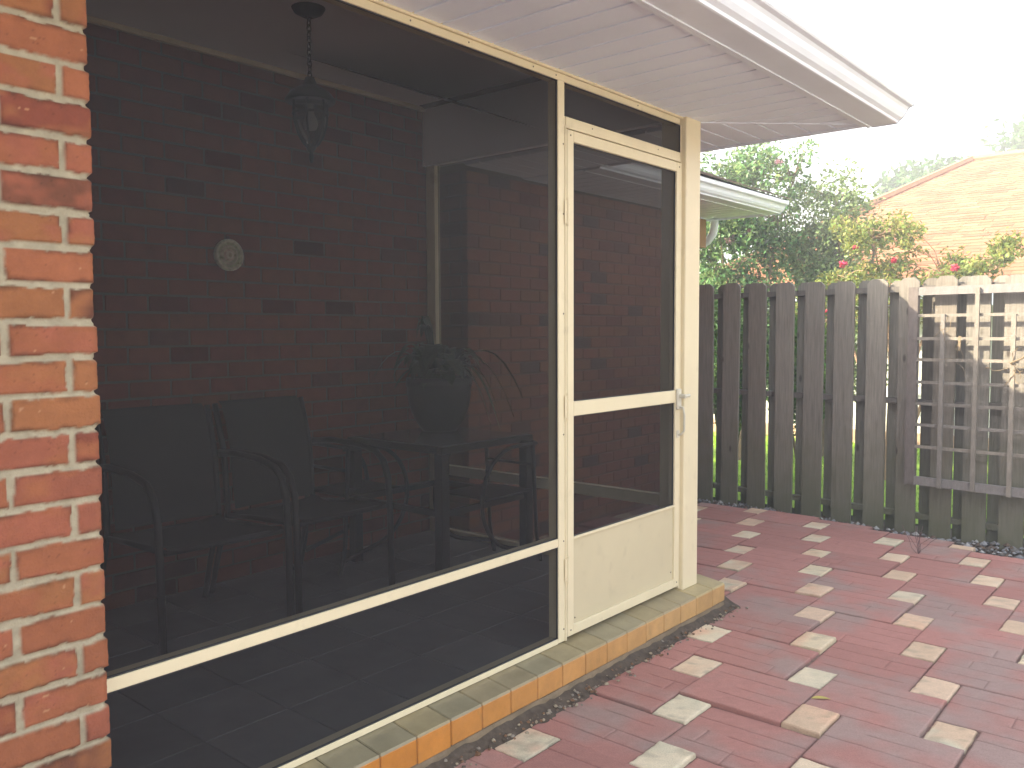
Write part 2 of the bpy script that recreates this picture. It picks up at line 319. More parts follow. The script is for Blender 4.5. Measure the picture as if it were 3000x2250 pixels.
def slab(gm, x0, x1, y0, y1, z, tx, ty, r, kind):
    L, H_ = x1 - x0, y1 - y0
    if L < .03 or H_ < .025: return
    near = y0 < 4.6
    gy = []; gx = []
    if kind == 'red':
        nrow = max(1, round(H_ / .085)); 
        for k in range(1, nrow):
            a = r.uniform(-.15, .55); b = a + r.uniform(.45, .9)
            if r.random() < .30: a, b = -1, 2
            gy.append((H_ * (k + r.uniform(-.12, .12)) / nrow, a, b))
        for k in range(r.choice((0, 1, 1, 2))):
            kk = r.randrange(nrow); gx.append((L * r.uniform(.2, .8), kk / nrow, (kk + 1) / nrow))
    u = samples(L, .02 if near else .04, [q[0] for q in gx if .03 < q[0] < L - .03]); v = samples(H_, .016 if near else .03, [q[0] for q in gy if .03 < q[0] < H_ - .03])
    U, V = np.meshgrid(u, v); X = x0 + U; Y = y0 + V
    du = np.minimum(U, L - U); dv = np.minimum(V, H_ - V); d = np.minimum(du, dv)
    rr_ = .0065 if kind == 'red' else .009
    drop = np.where(d < rr_, (1 - np.sqrt(np.clip(1 - ((rr_ - d) / rr_) ** 2, 0, 1))) * rr_ * .9, 0)
    iu = np.arange(len(u)); iv = np.arange(len(v)); skirt = ((iu == 0) | (iu == len(u) - 1))[None, :] | ((iv == 0) | (iv == len(v) - 1))[:, None]
    Z = z + (fbm(X * 16, Y * 16, 5, 3) - .45) * (.003 if kind == 'red' else .006) + (fbm(X * 90, Y * 90, 6, 2) - .37) * .0022 - drop
    groove = np.zeros_like(U)
    for c, a, b in gy:
        t = U / L; m = np.clip((t - a) / .05, 0, 1) * np.clip((b - t) / .05, 0, 1); wv = (vnoise(X * 25, Y * 0 + c * 50, 8) - .5) * .003
        groove = np.maximum(groove, m * np.clip(1 - np.abs(V - c - wv) / .0042, 0, 1) * (.55 + .45 * vnoise(X * 14, Y * 0 + c * 90, 3)))
    for c, a, b in gx:
        t = V / H_; m = ((t >= a) & (t <= b)) * 1.0; groove = np.maximum(groove, .55 * m * np.clip(1 - np.abs(U - c) / .0042, 0, 1))
    Z = Z - groove * .0055 + (U - L / 2) * tx + (V - H_ / 2) * ty
    Z = np.where(skirt, -.01, Z)
    ed = np.clip(1 - d / .02, 0, 1)
    sgx = np.sign(L / 2 - U) * (du < .010); sgy = np.sign(H_ / 2 - V) * (dv < .010)
    wob = (fbm(X * 40 + Y * 31, Y * 40 - X * 17, 19, 3) - .35) * (.006 if kind == 'red' else .009)
    X = X + sgx * np.maximum(wob, 0); Y = Y + sgy * np.maximum(wob, 0)
    Xw, Yw = x0 + U, y0 + V
    if kind == 'red':
        off = r.uniform(-.10, .10)
        n1 = fbm(Xw * 3.2 + 7, Yw * 3.2, 40, 4) + off + np.clip((Xw - 1.0) * .05, -.05, .10)
        n2 = fbm(Xw * 9 + 3, Yw * 9 + 11, 44, 3)
        t = np.clip((n1 - .41) * 3.6 + (n2 - .45) * 1.6, 0, 1)[..., None]
        red = np.array((.415, .198, .168)) * r.uniform(.92, 1.08); mau = np.array((.360, .245, .216)) * r.uniform(.94, 1.06)
        C = red * (1 - t) + mau * t
        C = C * (.90 + .22 * fbm(Xw * 60, Yw * 60, 51, 3))[..., None] * (1 - .45 * groove)[..., None]
    else:
        base = np.array(r.choice(LITE)); pk = np.array(r.choice(((.70, .46, .31), (.68, .50, .35), (.62, .56, .41))))
        t = np.clip((fbm(Xw * 11 + r.uniform(0, 20), Yw * 11, 61, 3) - .40) * 4, 0, 1)[..., None]
        C = (base * (1 - t) + pk * t) * (.86 + .3 * fbm(Xw * 55, Yw * 55, 63, 3))[..., None]
        st = np.clip((fbm(Xw * 24, Yw * 24 + r.uniform(0, 9), 67, 3) - .56) * 6, 0, .4)[..., None]; C = C * (1 - st) + np.array((.28, .24, .17)) * st
    C = C * (1 - .25 * np.clip(1 - d / .006, 0, 1))[..., None]
    C = np.where(skirt[..., None], C * .85, C)
    gm.add(X, Y, Z, C)
LITE = [(.70, .58, .40), (.65, .56, .41), (.72, .57, .41), (.67, .49, .35), (.72, .62, .45), (.62, .45, .31)]
pv = GridMesh(); lp = GridMesh(); pr = random.Random(5)
for i in range(-14, 20):
    for j in range(-7, 12):
        c = O + A * i + B * j                      # centre of the pale paver; the big stamped slab lies to its left
        bx, by = c.x - w / 2 - Wd, c.y - h / 2
        if bx > 5.2 or bx + Wd < -1.7 or by + H < -1.2 or by > 6.6: continue
        dz = pr.gauss(0, .0030); tx, ty = pr.gauss(0, .007), pr.gauss(0, .007); sx, sy = pr.gauss(0, .0022), pr.gauss(0, .0022)
        dzl = pr.gauss(.001, .003); ex = .112 + pr.uniform(.0, .06)
        if (i, j) == (4, 0): dz += .012; ty -= .02; dzl += .014         # the slabs that have heaved near the camera
        if (i, j) in ((5, 0), (6, 0)): dz -= .010
        if (i, j) == (4, 1): dz += .008
        def lims(x0, x1, y0, y1, ex):
            if (y0 + y1) / 2 < 4.0: x0 = max(x0, ex)
            else:
                x0 = max(x0, -1.56)
                if x0 < .10: y0 = max(y0, 4.0)
            return x0, x1, y0, min(y1, edge_y(min(max((x0 + x1) / 2, -3.1), 5.9)))
        q = lims(bx + GAP + sx, bx + Wd - GAP + sx, by + GAP + sy, by + H - GAP + sy, ex); slab(pv, *q, PZ + dz, tx, ty, pr, 'red')
        q = lims(c.x - w / 2 + GAP * .6, c.x + w / 2 - GAP * .6, c.y - h / 2 + GAP * .6, c.y + h / 2 - GAP * .6, ex + .02); slab(lp, *q, PZ + dzl, pr.gauss(0, .01), pr.gauss(0, .01), pr, 'pale')
patio = pv.build('patio', M['paver']); tag(patio, kind='structure')
lp.build('pale_paver', M['lightpaver'], patio)
g = MB(); g.add([(.13, -1.2, .043), (5.2, -1.2, .043), (5.2, 5.3, .043), (1.1, 5.78, .043), (.6, 6.0, .043), (-.28, 6.15, .043), (-1.5, 6.0, .043), (-1.5, 4.05, .043), (.13, 4.05, .043)], [tuple(range(9))]); g.build('sand_bed', mat('joint_sand', (.20, .125, .10), .97, .4, 40, bump=.8, bscale=120), patio)

# dirt strip and crumbs between the sill and the pavers
g = MB(); ny, nx = 120, 10
ysd = np.linspace(.3, 3.99, ny); vs = []
for y in ysd:
    for t in np.linspace(0, 1, nx):
        x = .06 + t * .20
        z = .020 + .022 * fbm(np.array([x * 28]), np.array([y * 28]), 4)[0] + .078 * (1 - t) ** 1.6 - (.03 if t > .9 else 0)
        vs.append((x, y, z))
g.add(vs, [(j * nx + i, j * nx + i + 1, (j + 1) * nx + i + 1, (j + 1) * nx + i) for j in range(ny - 1) for i in range(nx - 1)])
tag(g.build('soil', M['dirt'], smooth=False), kind='structure')
g = MB()
M['crumb'] = mat('crumbs', attr=True, rough=.95, var=.3, scale=40)
def pebble(g, x, y, z, r, col):
    vs = []; 
    for d in ((1,0,0),(-1,0,0),(0,1,0),(0,-1,0),(0,0,1),(0,0,-1)):
        k = r * random.uniform(.6, 1.25); vs.append((x + d[0] * k, y + d[1] * k, z + d[2] * k * .7))
    g.add(vs, [(0,2,4),(2,1,4),(1,3,4),(3,0,4),(2,0,5),(1,2,5),(3,1,5),(0,3,5)], col)
for k in range(420):
    y = random.uniform(1.6, 3.97); x = random.uniform(.10, .17) + .05 * random.random() ** 2
    c = random.choice([(.16, .12, .09), (.10, .08, .06), (.25, .22, .18), (.20, .11, .06), (.33, .28, .2)])
    pebble(g, x, y, .062 + random.uniform(-.005, .010), random.uniform(.003, .011), c)
tag(g.build('debris', M['crumb']), kind='stuff')
# gravel bed between pavers and fence, plus far corner stones
g = MB()
for k in range(2600):
    x = random.uniform(-1.5, 3.5); e = edge_y(x); f = 6.56 - .12 * x
    y = random.uniform(e + .01, max(f + .10, e + .05))
    r = random.uniform(.006, .02) if random.random() < .9 else random.uniform(.02, .035)
    c = random.choice([(.20, .20, .21), (.30, .30, .31), (.14, .13, .12), (.38, .37, .36), (.11, .08, .06), (.13, .09, .06)])
    pebble(g, x, y, -.028 + r * .4 + (.022 if x > .7 else 0), r, c)
tag(g.build('gravel', M['crumb']), kind='stuff')

# ================================================================== THE BRICK HOUSE
house = thing('brick_house', 'red brick house with ivory aluminium screened porch under a pale soffit and white gutter', 'house')

def brick_colour(r):
    t = r.random()
    if t < .45: c = (.325, .112, .050)
    elif t < .72: c = (.315, .100, .055)
    elif t < .90: c = (.325, .128, .050)
    elif t < .96: c = (.22, .060, .034)
    else: c = (.16, .058, .032)
    k = r.uniform(.80, .93); return tuple(v * k for v in c)

# --- porch pillar of brick, finely modelled (face at x=.06, corner at y=.873)
FX, CY, CO, TOPJ = .06, .861, .0802, 1.7265
res = .0042
uu = np.concatenate([np.arange(.24, CY - 1e-6, res), [CY], CY + np.arange(res, .20, res * 1.6)])   # u<CY: front face, u>CY: return face
zz = np.arange(-.03, 2.462, res)
U, Zg = np.meshgrid(uu, zz)
wob = (fbm(U * 55, Zg * 55, 21, 3) - .45) * .013
wob2 = (fbm(U * 40 + 9, Zg * 40 + 4, 31, 3) - .45) * .013
row = np.floor((TOPJ - Zg) / CO + 1e-6).astype(int)
zin = (TOPJ - Zg) - row * CO                                   # distance below the joint centre
zin = zin + wob * .75
head = (row % 2 == 0)
u2 = np.where(U <= CY, U, CY - 0.0)
per = .204
off = np.where(head, .802, .674)                                 # centre of the last joint on the front face
d = off - U
kk = np.floor(d / per).astype(int)
xin = np.where(d > 0, np.minimum(d - kk * per, per - (d - kk * per)), U - off)
xid = np.where(d > 0, kk + 1, 0)
# return face: joint .10 or .20 beyond the corner
rj = np.where(head, CY + .194, CY + .062)
dr = U - rj
xin = np.where(U > CY, np.where(dr < 0, np.minimum(-dr, 9), np.minimum(dr, per - dr % per)), np.minimum(xin, 9))
xid = np.where((U > CY) & (dr > 0), -1 - np.floor(dr / per).astype(int), xid)
xin = xin + wob2 * .7
dzj = np.minimum(np.abs(zin), np.abs(CO - zin))
jz = .0052 + .0022 * (vnoise(U * 9, row * 3.7, 5) - .5) * 2
smear = (fbm(U * 26, Zg * 60, 77, 3) - .40) * .012
mask = np.minimum((dzj - jz - np.maximum(smear, 0) * .8) / .003, (xin - .0048 - np.maximum(smear, 0) * .45) / .003)
mask = np.clip(mask, 0, 1); mask = mask * mask * (3 - 2 * mask)
ids = (row * 37 + xid * 101).astype(int)
colA = np.zeros(U.shape + (3,)); prot = np.zeros(U.shape)
for idv in np.unique(ids):
    r = random.Random(int(idv) * 13 + 5); c1 = np.array(brick_colour(r)); c2 = np.array(brick_colour(r)); mlt = r.uniform(-1, 1) * .0022
    msk = ids == idv
    bl = np.clip((fbm(U[msk] * 14 + r.uniform(0, 50), Zg[msk] * 22 + r.uniform(0, 50), 3, 3) - .38) * 4, 0, 1)[:, None]
    colA[msk] = c1 * (1 - bl) + c2 * bl; prot[msk] = mlt
edge_dark = np.clip(1 - (np.minimum(dzj - .006, xin - .005)) / .012, 0, 1) * np.clip((fbm(U * 24, Zg * 24, 91, 3) - .33) * 5, 0, 1)
colA *= (1 - .62 * edge_dark)[..., None]
pits = fbm(U * 230, Zg * 230, 55, 2)
colA *= np.where(pits > .64, .72, 1.0)[..., None]
chips = fbm(U * 60, Zg * 60, 12, 3)
colA = np.where((chips > .745)[..., None], np.array((.40, .21, .11)), colA)
mort = np.array((.345, .305, .215)) * (.78 + .45 * fbm(U * 45, Zg * 45, 61, 4))[..., None]
colV = colA * mask[..., None] + mort * (1 - mask[..., None])
hgt = mask * (.0055 + prot) + (1 - mask) * (fbm(U * 60, Zg * 60, 71, 3) - .5) * .005 + (fbm(U * 120, Zg * 120, 81, 3) - .5) * .0022
wave = (vnoise(np.zeros_like(U) + row * 1.7, np.zeros_like(U), 15) - .5) * .004
Rr = .006
PX = np.where(U <= CY, FX + hgt, FX + hgt * 0 - (U - CY))
PY = np.where(U <= CY, U, CY + hgt)
corner = np.exp(-((U - CY) / .006) ** 2)
PX = PX - corner * np.where(U <= CY, .004, 0) + np.where(U > CY, (hgt - .0) * np.exp(-((U - CY) / .012)), 0) - corner * np.where(U > CY, .004, 0)
PY = PY + np.where(U <= CY, hgt * np.exp(-((CY - U) / .012)) + wave * np.clip(1 - (CY - U) / .05, 0, 1), wave) - corner * .003
PZg = Zg
nr, nc = U.shape
verts = np.stack([PX, PY, PZg], -1).reshape(-1, 3)
idx = np.arange(nr * nc).reshape(nr, nc)
q = np.stack([idx[:-1, :-1], idx[:-1, 1:], idx[1:, 1:], idx[1:, :-1]], -1).reshape(-1, 4)
me = bpy.data.meshes.new('brick_pillar'); me.from_pydata(verts.tolist(), [], q.tolist())
ca = me.color_attributes.new("col", 'FLOAT_COLOR', 'POINT'); arr = np.ones((nr * nc, 4), np.float32); arr[:, :3] = colV.reshape(-1, 3); ca.data.foreach_set("color", arr.ravel())
me.polygons.foreach_set("use_smooth", np.ones(len(me.polygons), bool)); me.materials.append(M['brick']); me.update()
link(bpy.data.objects.new('brick_pillar', me), house)

# --- plainer brick walls: every brick a small box in front of a mortar bed
def brick_wall(name, axis, plane, face, a, b, z0, z1, seed, course=.0802, L=.204, joint=.010):
    """axis 'y': wall in the plane x=plane running y=a..b, outside towards face (+1/-1)"""
    r = random.Random(seed); g = MB(); mo = MB()
    k = 0; z = z0
    while z < z1 - .01:
        zt = min(z + course - joint, z1); u = a - (L / 2 if k % 2 else 0)
        while u < b - .004:
            u0 = max(u, a); u1 = min(u + L - joint, b)
            if u1 - u0 > .012:
                p = r.uniform(-.0015, .0015); f0, f1 = (plane - .05, plane + p) if face > 0 else (plane - p, plane + .05)
                jz = r.uniform(-.0015, .0015); c = brick_colour(r)
                if r.random() < .05: c = (.085, .048, .038)
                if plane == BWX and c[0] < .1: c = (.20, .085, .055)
                if plane == BWX: c = (c[0] * .66, c[1] * .50, c[2] * .58)  # same brick on the porch back wall, interior shade multiplied into its colour
                if axis == 'y': g.box((f0, u0, z + jz), (f1, u1, zt + jz), c, bev=.003)
                else: g.box((u0, f0, z + jz), (u1, f1, zt + jz), c, bev=.003)
            u += L
        z += course; k += 1
    q0, q1 = (plane - .06, plane - .0045) if face > 0 else (plane + .0045, plane + .06)
    if axis == 'y': mo.box((q0, a, z0), (q1, b, z1), (1, 1, 1))
    else: mo.box((a, q0, z0), (b, q1, z1), (1, 1, 1))
    wobj = g.build(name, M['brickwall'], house); mo.build('mortar', M['mortar'] if plane == FX else M['shaded_mortar'], wobj)
    return wobj
BWX = -1.85; FZ = .20; EY = 3.79
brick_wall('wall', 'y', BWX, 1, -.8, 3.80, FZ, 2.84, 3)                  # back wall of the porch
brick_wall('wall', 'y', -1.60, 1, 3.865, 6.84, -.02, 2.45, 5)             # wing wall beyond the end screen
brick_wall('wall', 'x', 3.86, -1, -1.85, -1.602, -.02, 2.45, 15)
brick_wall('wall', 'x', 6.84, 1, -4.6, -1.61, -.02, 2.45, 6)              # its far end
brick_wall('wall', 'y', FX, 1, -4.5, .238, -.02, 2.46, 8)                # front wall running past the camera
brick_wall('wall', 'x', -.8, 1, -1.86, -.05, FZ, 2.84, 9)                # near end of the porch

# --- ceiling, cornice, headers
g = MB(); g.box((BWX - .1, -.9, 2.845), (.0, EY, 2.90)); g.build('ceiling', M['ceiling'], house)
g = MB(); g.box((BWX + .003, -.7, 2.815), (BWX + .028, EY - .06, 2.842), bev=.004); g.build('cornice', M['trim'], house)
g = MB()
g.box((-.10, -.8, 2.478), (-.004, EY - .1, 2.842))
g.box((BWX + .005, EY - .065, 2.485), (-.101, EY + .02, 2.842))
g.build('header_beam', M['ceiling'], house)

# --- porch floor slab (tiles)
g = MB(); r = random.Random(3); T = .305
for i in range(7):
    for j in range(16):
        x1 = -.05 - i * T; y0 = -.8 + j * T; x0 = max(x1 - T, BWX); y1 = min(y0 + T, EY - .01)
        if x1 - x0 < .02 or y1 - y0 < .02: continue
        k = r.uniform(.9, 1.08); g.box((x0 + .002, y0 + .002, FZ - .02), (x1 - .002, y1 - .002, FZ), (.25 * k, .247 * k, .24 * k), bev=.0015)
g.box((BWX, -.8, .02), (-.05, EY - .01, FZ - .004), (.13, .125, .12))
tag(g.build('floor', M['floor']), kind='structure')

# --- tiled sill and its concrete base
sill = sub('tile_sill', house)
g = MB(); f = MB(); r = random.Random(12); SX = .108
joints = [2.097 + .1523 * k for k in range(-10, 12)] + [3.785, 3.918]
joints = sorted(set(round(j, 4) for j in joints if j < 3.75)) + [3.785, 3.918]
for a, b in zip(joints, joints[1:]):
    t = min(max((a - 1.7) / 1.6, 0), 1); k = r.uniform(.93, 1.06)
    top = [(.29, .24, .135), (.30, .25, .15), (.275, .24, .15)][r.randrange(3)]
    fr = tuple(((.52, .21, .038)[i] * (1 - t) + (.47, .29, .12)[i] * t) * k for i in range(3))
    if a > 3.6: top = (.42, .34, .18)
    x0 = -.05; zz0, zz1 = .2075, .190
    n0 = len(g.v); g.box((x0, a + .0018, .165), (SX, b - .0018, .19), tuple(c * k for c in top), bev=.0035)
    for i in range(n0, len(g.v)):
        X, Y, Z = g.v[i]; g.v[i] = (X, Y, Z + (SX - X) * .13 - (.004 if X > SX - .001 else 0))
    dzp = r.uniform(-.002, .002)
    f.box((.06, a + .0018, .099 + dzp), (SX + .0015, b - .0018, .1835), fr, bev=.003)
# return tiles on the far end
f2 = MB()
for i, (a, b) in enumerate(zip([-1.85 + .152 * k for k in range(13)], [-1.85 + .152 * k for k in range(1, 13)])):
    k = r.uniform(.92, 1.06); b = min(b, SX - .152 * .9 if i == 11 else b)
    if b - a < .03: continue
    g.box((a + .0018, 3.785, .166), (b - .0018, 3.918, .196), (.45 * k, .38 * k, .25 * k), bev=.0035)
    f2.box((a + .0018, 3.88, .099), (b - .0018, 3.9195, .1835), (.46 * k, .33 * k, .19 * k), bev=.003)
g.build('top_tile', M['tile'], sill); f.build('front_tile', M['tile'], sill); f2.build('end_tile', M['tile'], sill)
g = MB(); g.box((-.05, .3, -.03), (SX - .005, 3.913, .187)); g.build('grout', M['concrete'], sill)
g = MB(); nyb = 90; vs = []; ysb = np.linspace(.3, 3.91, nyb)
for y in ysb:
    b = .012 * fbm(np.array([y * 9]), np.array([1.]), 8)[0]
    vs += [(SX - .002, y, .097), (SX - .004 + b, y, .085), (SX + .004 + b * 1.3, y, -.03)]
g.add(vs, [(3 * i + k, 3 * i + 3 + k, 3 * i + 4 + k, 3 * i + 1 + k) for i in range(nyb - 1) for k in (0, 1)])
g.box((-1.9, 3.80, -.03), (SX - .006, 3.905, .098))
g.build('foundation', M['concrete'], house)

# --- front screen wall: beam, rails, posts (2-inch tube, .05 deep)
fr = sub('screen_frame', house)
D = -.05; Y0 = .80
g = MB()
g.box((D, Y0, 2.430), (0, 3.624, 2.4565), bev=.0015); g.build('top_rail', M['trim'], fr)
g = MB(); g.box((D - .03, Y0, 2.4575), (.008, 3.70, 2.4785), bev=.0025)
r = random.Random(4); y = Y0
g.build('receiver_channel', M['trim'], fr)
g = MB(); g.box((D, Y0, .601), (0, 2.672, .634), bev=.0015); g.build('mid_rail', M['trim'], fr)
g = MB(); g.box((D, Y0, .2065), (0, 2.672, .2265), bev=.0015); g.build('bottom_rail', M['trim'], fr)
g = MB(); g.box((D, 2.6725, .209), (.001, 2.7135, 2.4295), bev=.0015); g.build('post', M['trim'], fr)
g = MB(); g.box((D + .005, 2.7140, .2085), (-.001, 2.7205, 2.30), bev=.001); g.box((-.004, 2.7145, .2085), (.0045, 2.7228, 2.263), bev=.001); g.build('hinge_jamb', M['trim'], fr)
g = MB(); g.box((D, 2.7210, 2.256), (.002, 3.624, 2.299), bev=.0015); g.build('door_header', M['trim'], fr)
g = MB(); g.box((D + .006, 3.6335, .2085), (-.0015, 3.6395, 2.4295), bev=.001); g.box((-.006, 3.632, .2085), (.004, 3.6395, 2.256), bev=.001); g.build('strike_jamb', M['trim'], fr)
# square wrapped corner post
g = MB(); g.box((-.11, 3.640, .2), (.025, 3.782, 2.4785), bev=.004); g.build('corner_post', M['trim'], fr)
# end screen
g = MB(); g.box((-1.835, EY - .05, .2), (-1.762, EY - .002, 2.484), bev=.0015)
g.box((-1.761, EY - .05, .575), (-.111, EY - .002, .634), bev=.0015); g.box((-1.761, EY - .05, .2), (-.111, EY - .002, .232), bev=.0015)
g.build('end_screen_rail', M['trim'], fr)
# screws on the frame
M['screw'] = mat('screw_zinc', (.18, .15, .11), .5, .2, 40, metal=.3)
g = MB()
def screw(g, x, y, z, r=.004):
    g.lathe([(0.0, 0)], (0, 0, 0)) if False else None
    n = 8; vs = [(x, y + r * math.cos(2 * math.pi * k / n), z + r * math.sin(2 * math.pi * k / n)) for k in range(n)] + [(x + .002, y + r * .6 * math.cos(2 * math.pi * k / n), z + r * .6 * math.sin(2 * math.pi * k / n)) for k in range(n)]
    g.add(vs, [tuple(range(n, 2 * n))] + [(k, (k + 1) % n, n + (k + 1) % n, n + k) for k in range(n)])
def put(par, *a): q_ = MB(); screw(q_, *a); q_.build('screw', M['screw'], par)
for z in (.26, .62, 1.05, 1.53, 1.92, 2.19): put(fr, .0015, 2.7045, z)
for y in (1.9, 2.17, 2.52, 2.66, 3.25): put(fr, .0005, y, 2.444, .0035)
for y in (2.90, 3.42): put(fr, .0025, y, 2.282, .003)
for k in range(14): put(fr, .0085, 1.75 + k * .127 + random.uniform(-.01, .01), 2.4755, .0035)
# insect screens
sc = MB(); sc.add([(-.012, .86, .6345), (-.012, 2.672, .6345), (-.012, 2.672, 2.4295), (-.012, .86, 2.4295)], [(0, 1, 2, 3)]); sc.build('insect_screen', M['screen'], house, normals=False)
sc = MB(); sc.add([(-.012, .86, .227), (-.012, 2.672, .227), (-.012, 2.672, .6005), (-.012, .86, .6005)], [(0, 1, 2, 3)]); sc.build('insect_screen', M['screen'], house, normals=False)
sc = MB(); sc.add([(-.012, 2.7135, 2.2995), (-.012, 3.633, 2.2995), (-.012, 3.633, 2.4295), (-.012, 2.7135, 2.4295)], [(0, 1, 2, 3)]); sc.build('insect_screen', M['screen'], house, normals=False)
for z0, z1 in ((.2325, .5745), (.6345, 2.4845)):
    sc = MB(); sc.add([(-1.762, EY - .02, z0), (-.111, EY - .02, z0), (-.111, EY - .02, z1), (-1.762, EY - .02, z1)], [(0, 1, 2, 3)]); sc.build('insect_screen', M['screen'], house, normals=False)
# dark spline bead around the openings
M['bead'] = mat('spline_bead', (.03, .03, .032), .6, .1)
g = MB()
for y0, y1, z0, z1 in ((Y0, 2.672, .6345, 2.4295), (Y0, 2.672, .227, .6005), (2.7215, 3.633, 2.2995, 2.4295)):
    for a, b in (((-.010, y0, z0), (-.004, y1, z0 + .004)), ((-.010, y0, z1 - .004), (-.004, y1, z1)), ((-.010, y1 - .003, z0), (-.004, y1, z1))): g.box(a, b)
g.build('spline_bead', M['bead'], fr)

# --- screen door
door = sub('screen_door', house)
yd0, yd1, zd0, zd1 = 2.7265, 3.629, .2215, 2.2505
g = MB(); st = .0455
g.box((-.028, yd0, zd0), (.006, yd0 + st - .004, zd1), bev=.002); g.box((-.028, yd1 - st + .004, zd0), (.006, yd1, zd1), bev=.002)
g.box((-.028, yd0 + st - .0035, 2.2065), (.0055, yd1 - st + .0035, zd1), bev=.002)
g.box((-.028, yd0 + st - .0035, 1.119), (.0055, yd1 - st + .0035, 1.1775), bev=.002)
g.box((-.028, yd0 + st - .0035, zd0), (.0055, yd1 - st + .0035, .262), bev=.002)
g.box((-.020, yd0 + st - .0035, .615), (.0045, yd1 - st + .0035, .625), bev=.0015)
g.build('frame', M['trim'], door)
g = MB(); g.box((-.020, yd0 + st - .0035, .2625), (-.004, yd1 - st + .0035, .6145)); g.build('kick_panel', mat('ivory_panel', (.58, .51, .34), .45, .05, 3, spots=(11, .60, (.42, .36, .24), .30)), door)
for z0, z1 in ((.6255, 1.1185), (1.178, 2.206)):
    sc = MB(); sc.add([(-.010, yd0 + st - .006, z0), (-.010, yd1 - st + .006, z0), (-.010, yd1 - st + .006, z1), (-.010, yd0 + st - .006, z1)], [(0, 1, 2, 3)]); sc.build('screen', M['screen'], door, normals=False)
g = MB()
for z0, z1 in ((.6255, 1.1185), (1.178, 2.206)):
    a, b = yd0 + st - .004, yd1 - st + .004
    for p, q2 in (((-.009, a, z0), (-.003, b, z0 + .003)), ((-.009, a, z1 - .004), (-.003, b, z1)), ((-.009, a, z0), (-.003, a + .003, z1)), ((-.009, b - .003, z0), (-.003, b, z1))): g.box(p, q2)
g.build('spline_bead', M['bead'], door)
for zc in (.50, 1.16, 1.93):
    g = MB(); g.tube([(.0085, 2.7245, zc - .055), (.0085, 2.7245, zc + .055)], .0058, 8)
    g.box((.0065, 2.7265, zc - .045), (.0085, 2.7425, zc + .045)); g.box((.0050, 2.7075, zc - .045), (.0078, 2.7225, zc + .045))
    for dz in (-.03, .03): screw(g, .0088, 2.735, zc + dz, .0032)
    g.build('hinge', M['trim'], door)
g = MB()
M['latch'] = mat('latch_metal', (.60, .57, .47), .4, .1, 20)
g.box((.0062, 3.588, 1.085), (.020, 3.624, 1.185), bev=.004)
g.tube([(.020, 3.606, 1.150), (.050, 3.606, 1.150)], .011, 10); g.tube([(.045, 3.600, 1.150), (.052, 3.64, 1.152)], .008, 8)
g.tube([(.020, 3.606, 1.10), (.036, 3.608, 1.095), (.042, 3.610, 1.06), (.040, 3.612, .985), (.022, 3.612, .965), (.0062, 3.61, .962)], .0055, 8)
g.box((.0062, 3.596, .950), (.011, 3.622, .985), bev=.002)
g.build('handle', M['latch'], door)
g = MB()
for y, z in ((yd0 + .06, .285), (yd1 - .06, .30)): put(door, -.003, y, z, .004)
for y, z in ((yd0 + .02, .245), (yd1 - .02, .245), (yd0 + .02, 2.23), (yd1 - .02, 2.23)): put(door, .0065, y, z, .004)

# --- soffits of vinyl planks, fascia, gutter
SZ = 2.466
def planks_y(g, y0, y1, start, x0, x1, cuts, wdt=.127, depth=.006):
    y = start
    while y < y1:
        for a, b, dzz in ((y + .012, y + wdt, 0.0), (y, y + .012, .011)):
            poly = [(x0, max(a, y0)), (x1, max(a, y0)), (x1, min(b, y1)), (x0, min(b, y1))]
            if poly[2][1] - poly[0][1] <= 0: continue
            for p, n in cuts: poly = clip(poly, p, n)
            if area(poly) > 1e-5: g.prism(poly, SZ + dzz, SZ + .018)
        y += wdt
def planks_x(g, x0, x1, start, y0, y1, cuts, wdt=.127):
    x = start
    while x < x1:
        for a, b, dzz in ((x + .012, x + wdt, 0.0), (x, x + .012, .011)):
            poly = [(max(a, x0), y0), (min(b, x1), y0), (min(b, x1), y1), (max(a, x0), y1)]
            if poly[1][0] - poly[0][0] <= 0: continue
            for p, n in cuts: poly = clip(poly, p, n)
            if area(poly) > 1e-5: g.prism(poly, SZ + dzz, SZ + .018)
        x += wdt
EAVE_Y = 4.365; FAX = .612
mdir = Vector((FAX - .008, EAVE_Y - 3.785)); mn = Vector((-mdir.y, mdir.x)).normalized()
roof = sub('roof', house)
g = MB(); planks_y(g, -4.5, EAVE_Y, -4.5 + .047, .0085, FAX, [((.008, 3.785), tuple(mn))]); 
planks_x(g, -1.6, FAX, -1.6 + .031, 3.80, EAVE_Y, [((.008, 3.785), tuple(-mn))])
g.build('soffit', M['soffit'], roof)
g = MB(); a = Vector((.008, 3.785)); b = Vector((FAX, EAVE_Y)); s_ = mn * .010
g.prism([tuple(a - s_), tuple(b - s_), tuple(b + s_), tuple(a + s_)], SZ - .003, SZ + .004); g.build('mitre_strip', M['soffit'], roof)
g = MB(); g.box((FAX + .0005, -4.5, 2.452), (FAX + .016, EAVE_Y + .018, 2.575)); g.box((-.9, EAVE_Y + .0005, 2.458), (FAX, EAVE_Y + .018, 2.585))
g.box((FAX - .012, -4.5, 2.452), (FAX, EAVE_Y - .012, 2.4575)); g.box((-.9, EAVE_Y - .014, 2.4605), (FAX - .013, EAVE_Y, 2.4655))
g.build('fascia', M['gutter'], roof)
prof = [(FAX + .0165, 2.457), (.742, 2.457), (.749, 2.459), (.753, 2.468), (.770, 2.478), (.783, 2.494), (.791, 2.512), (.800, 2.522), (.817, 2.527), (.822, 2.533), (.824, 2.556), (.819, 2.561), (.806, 2.561), (.806, 2.552), (FAX + .0165, 2.552)]
g = MB(); g.extrude(prof, 'y', -4.5, 4.398); 
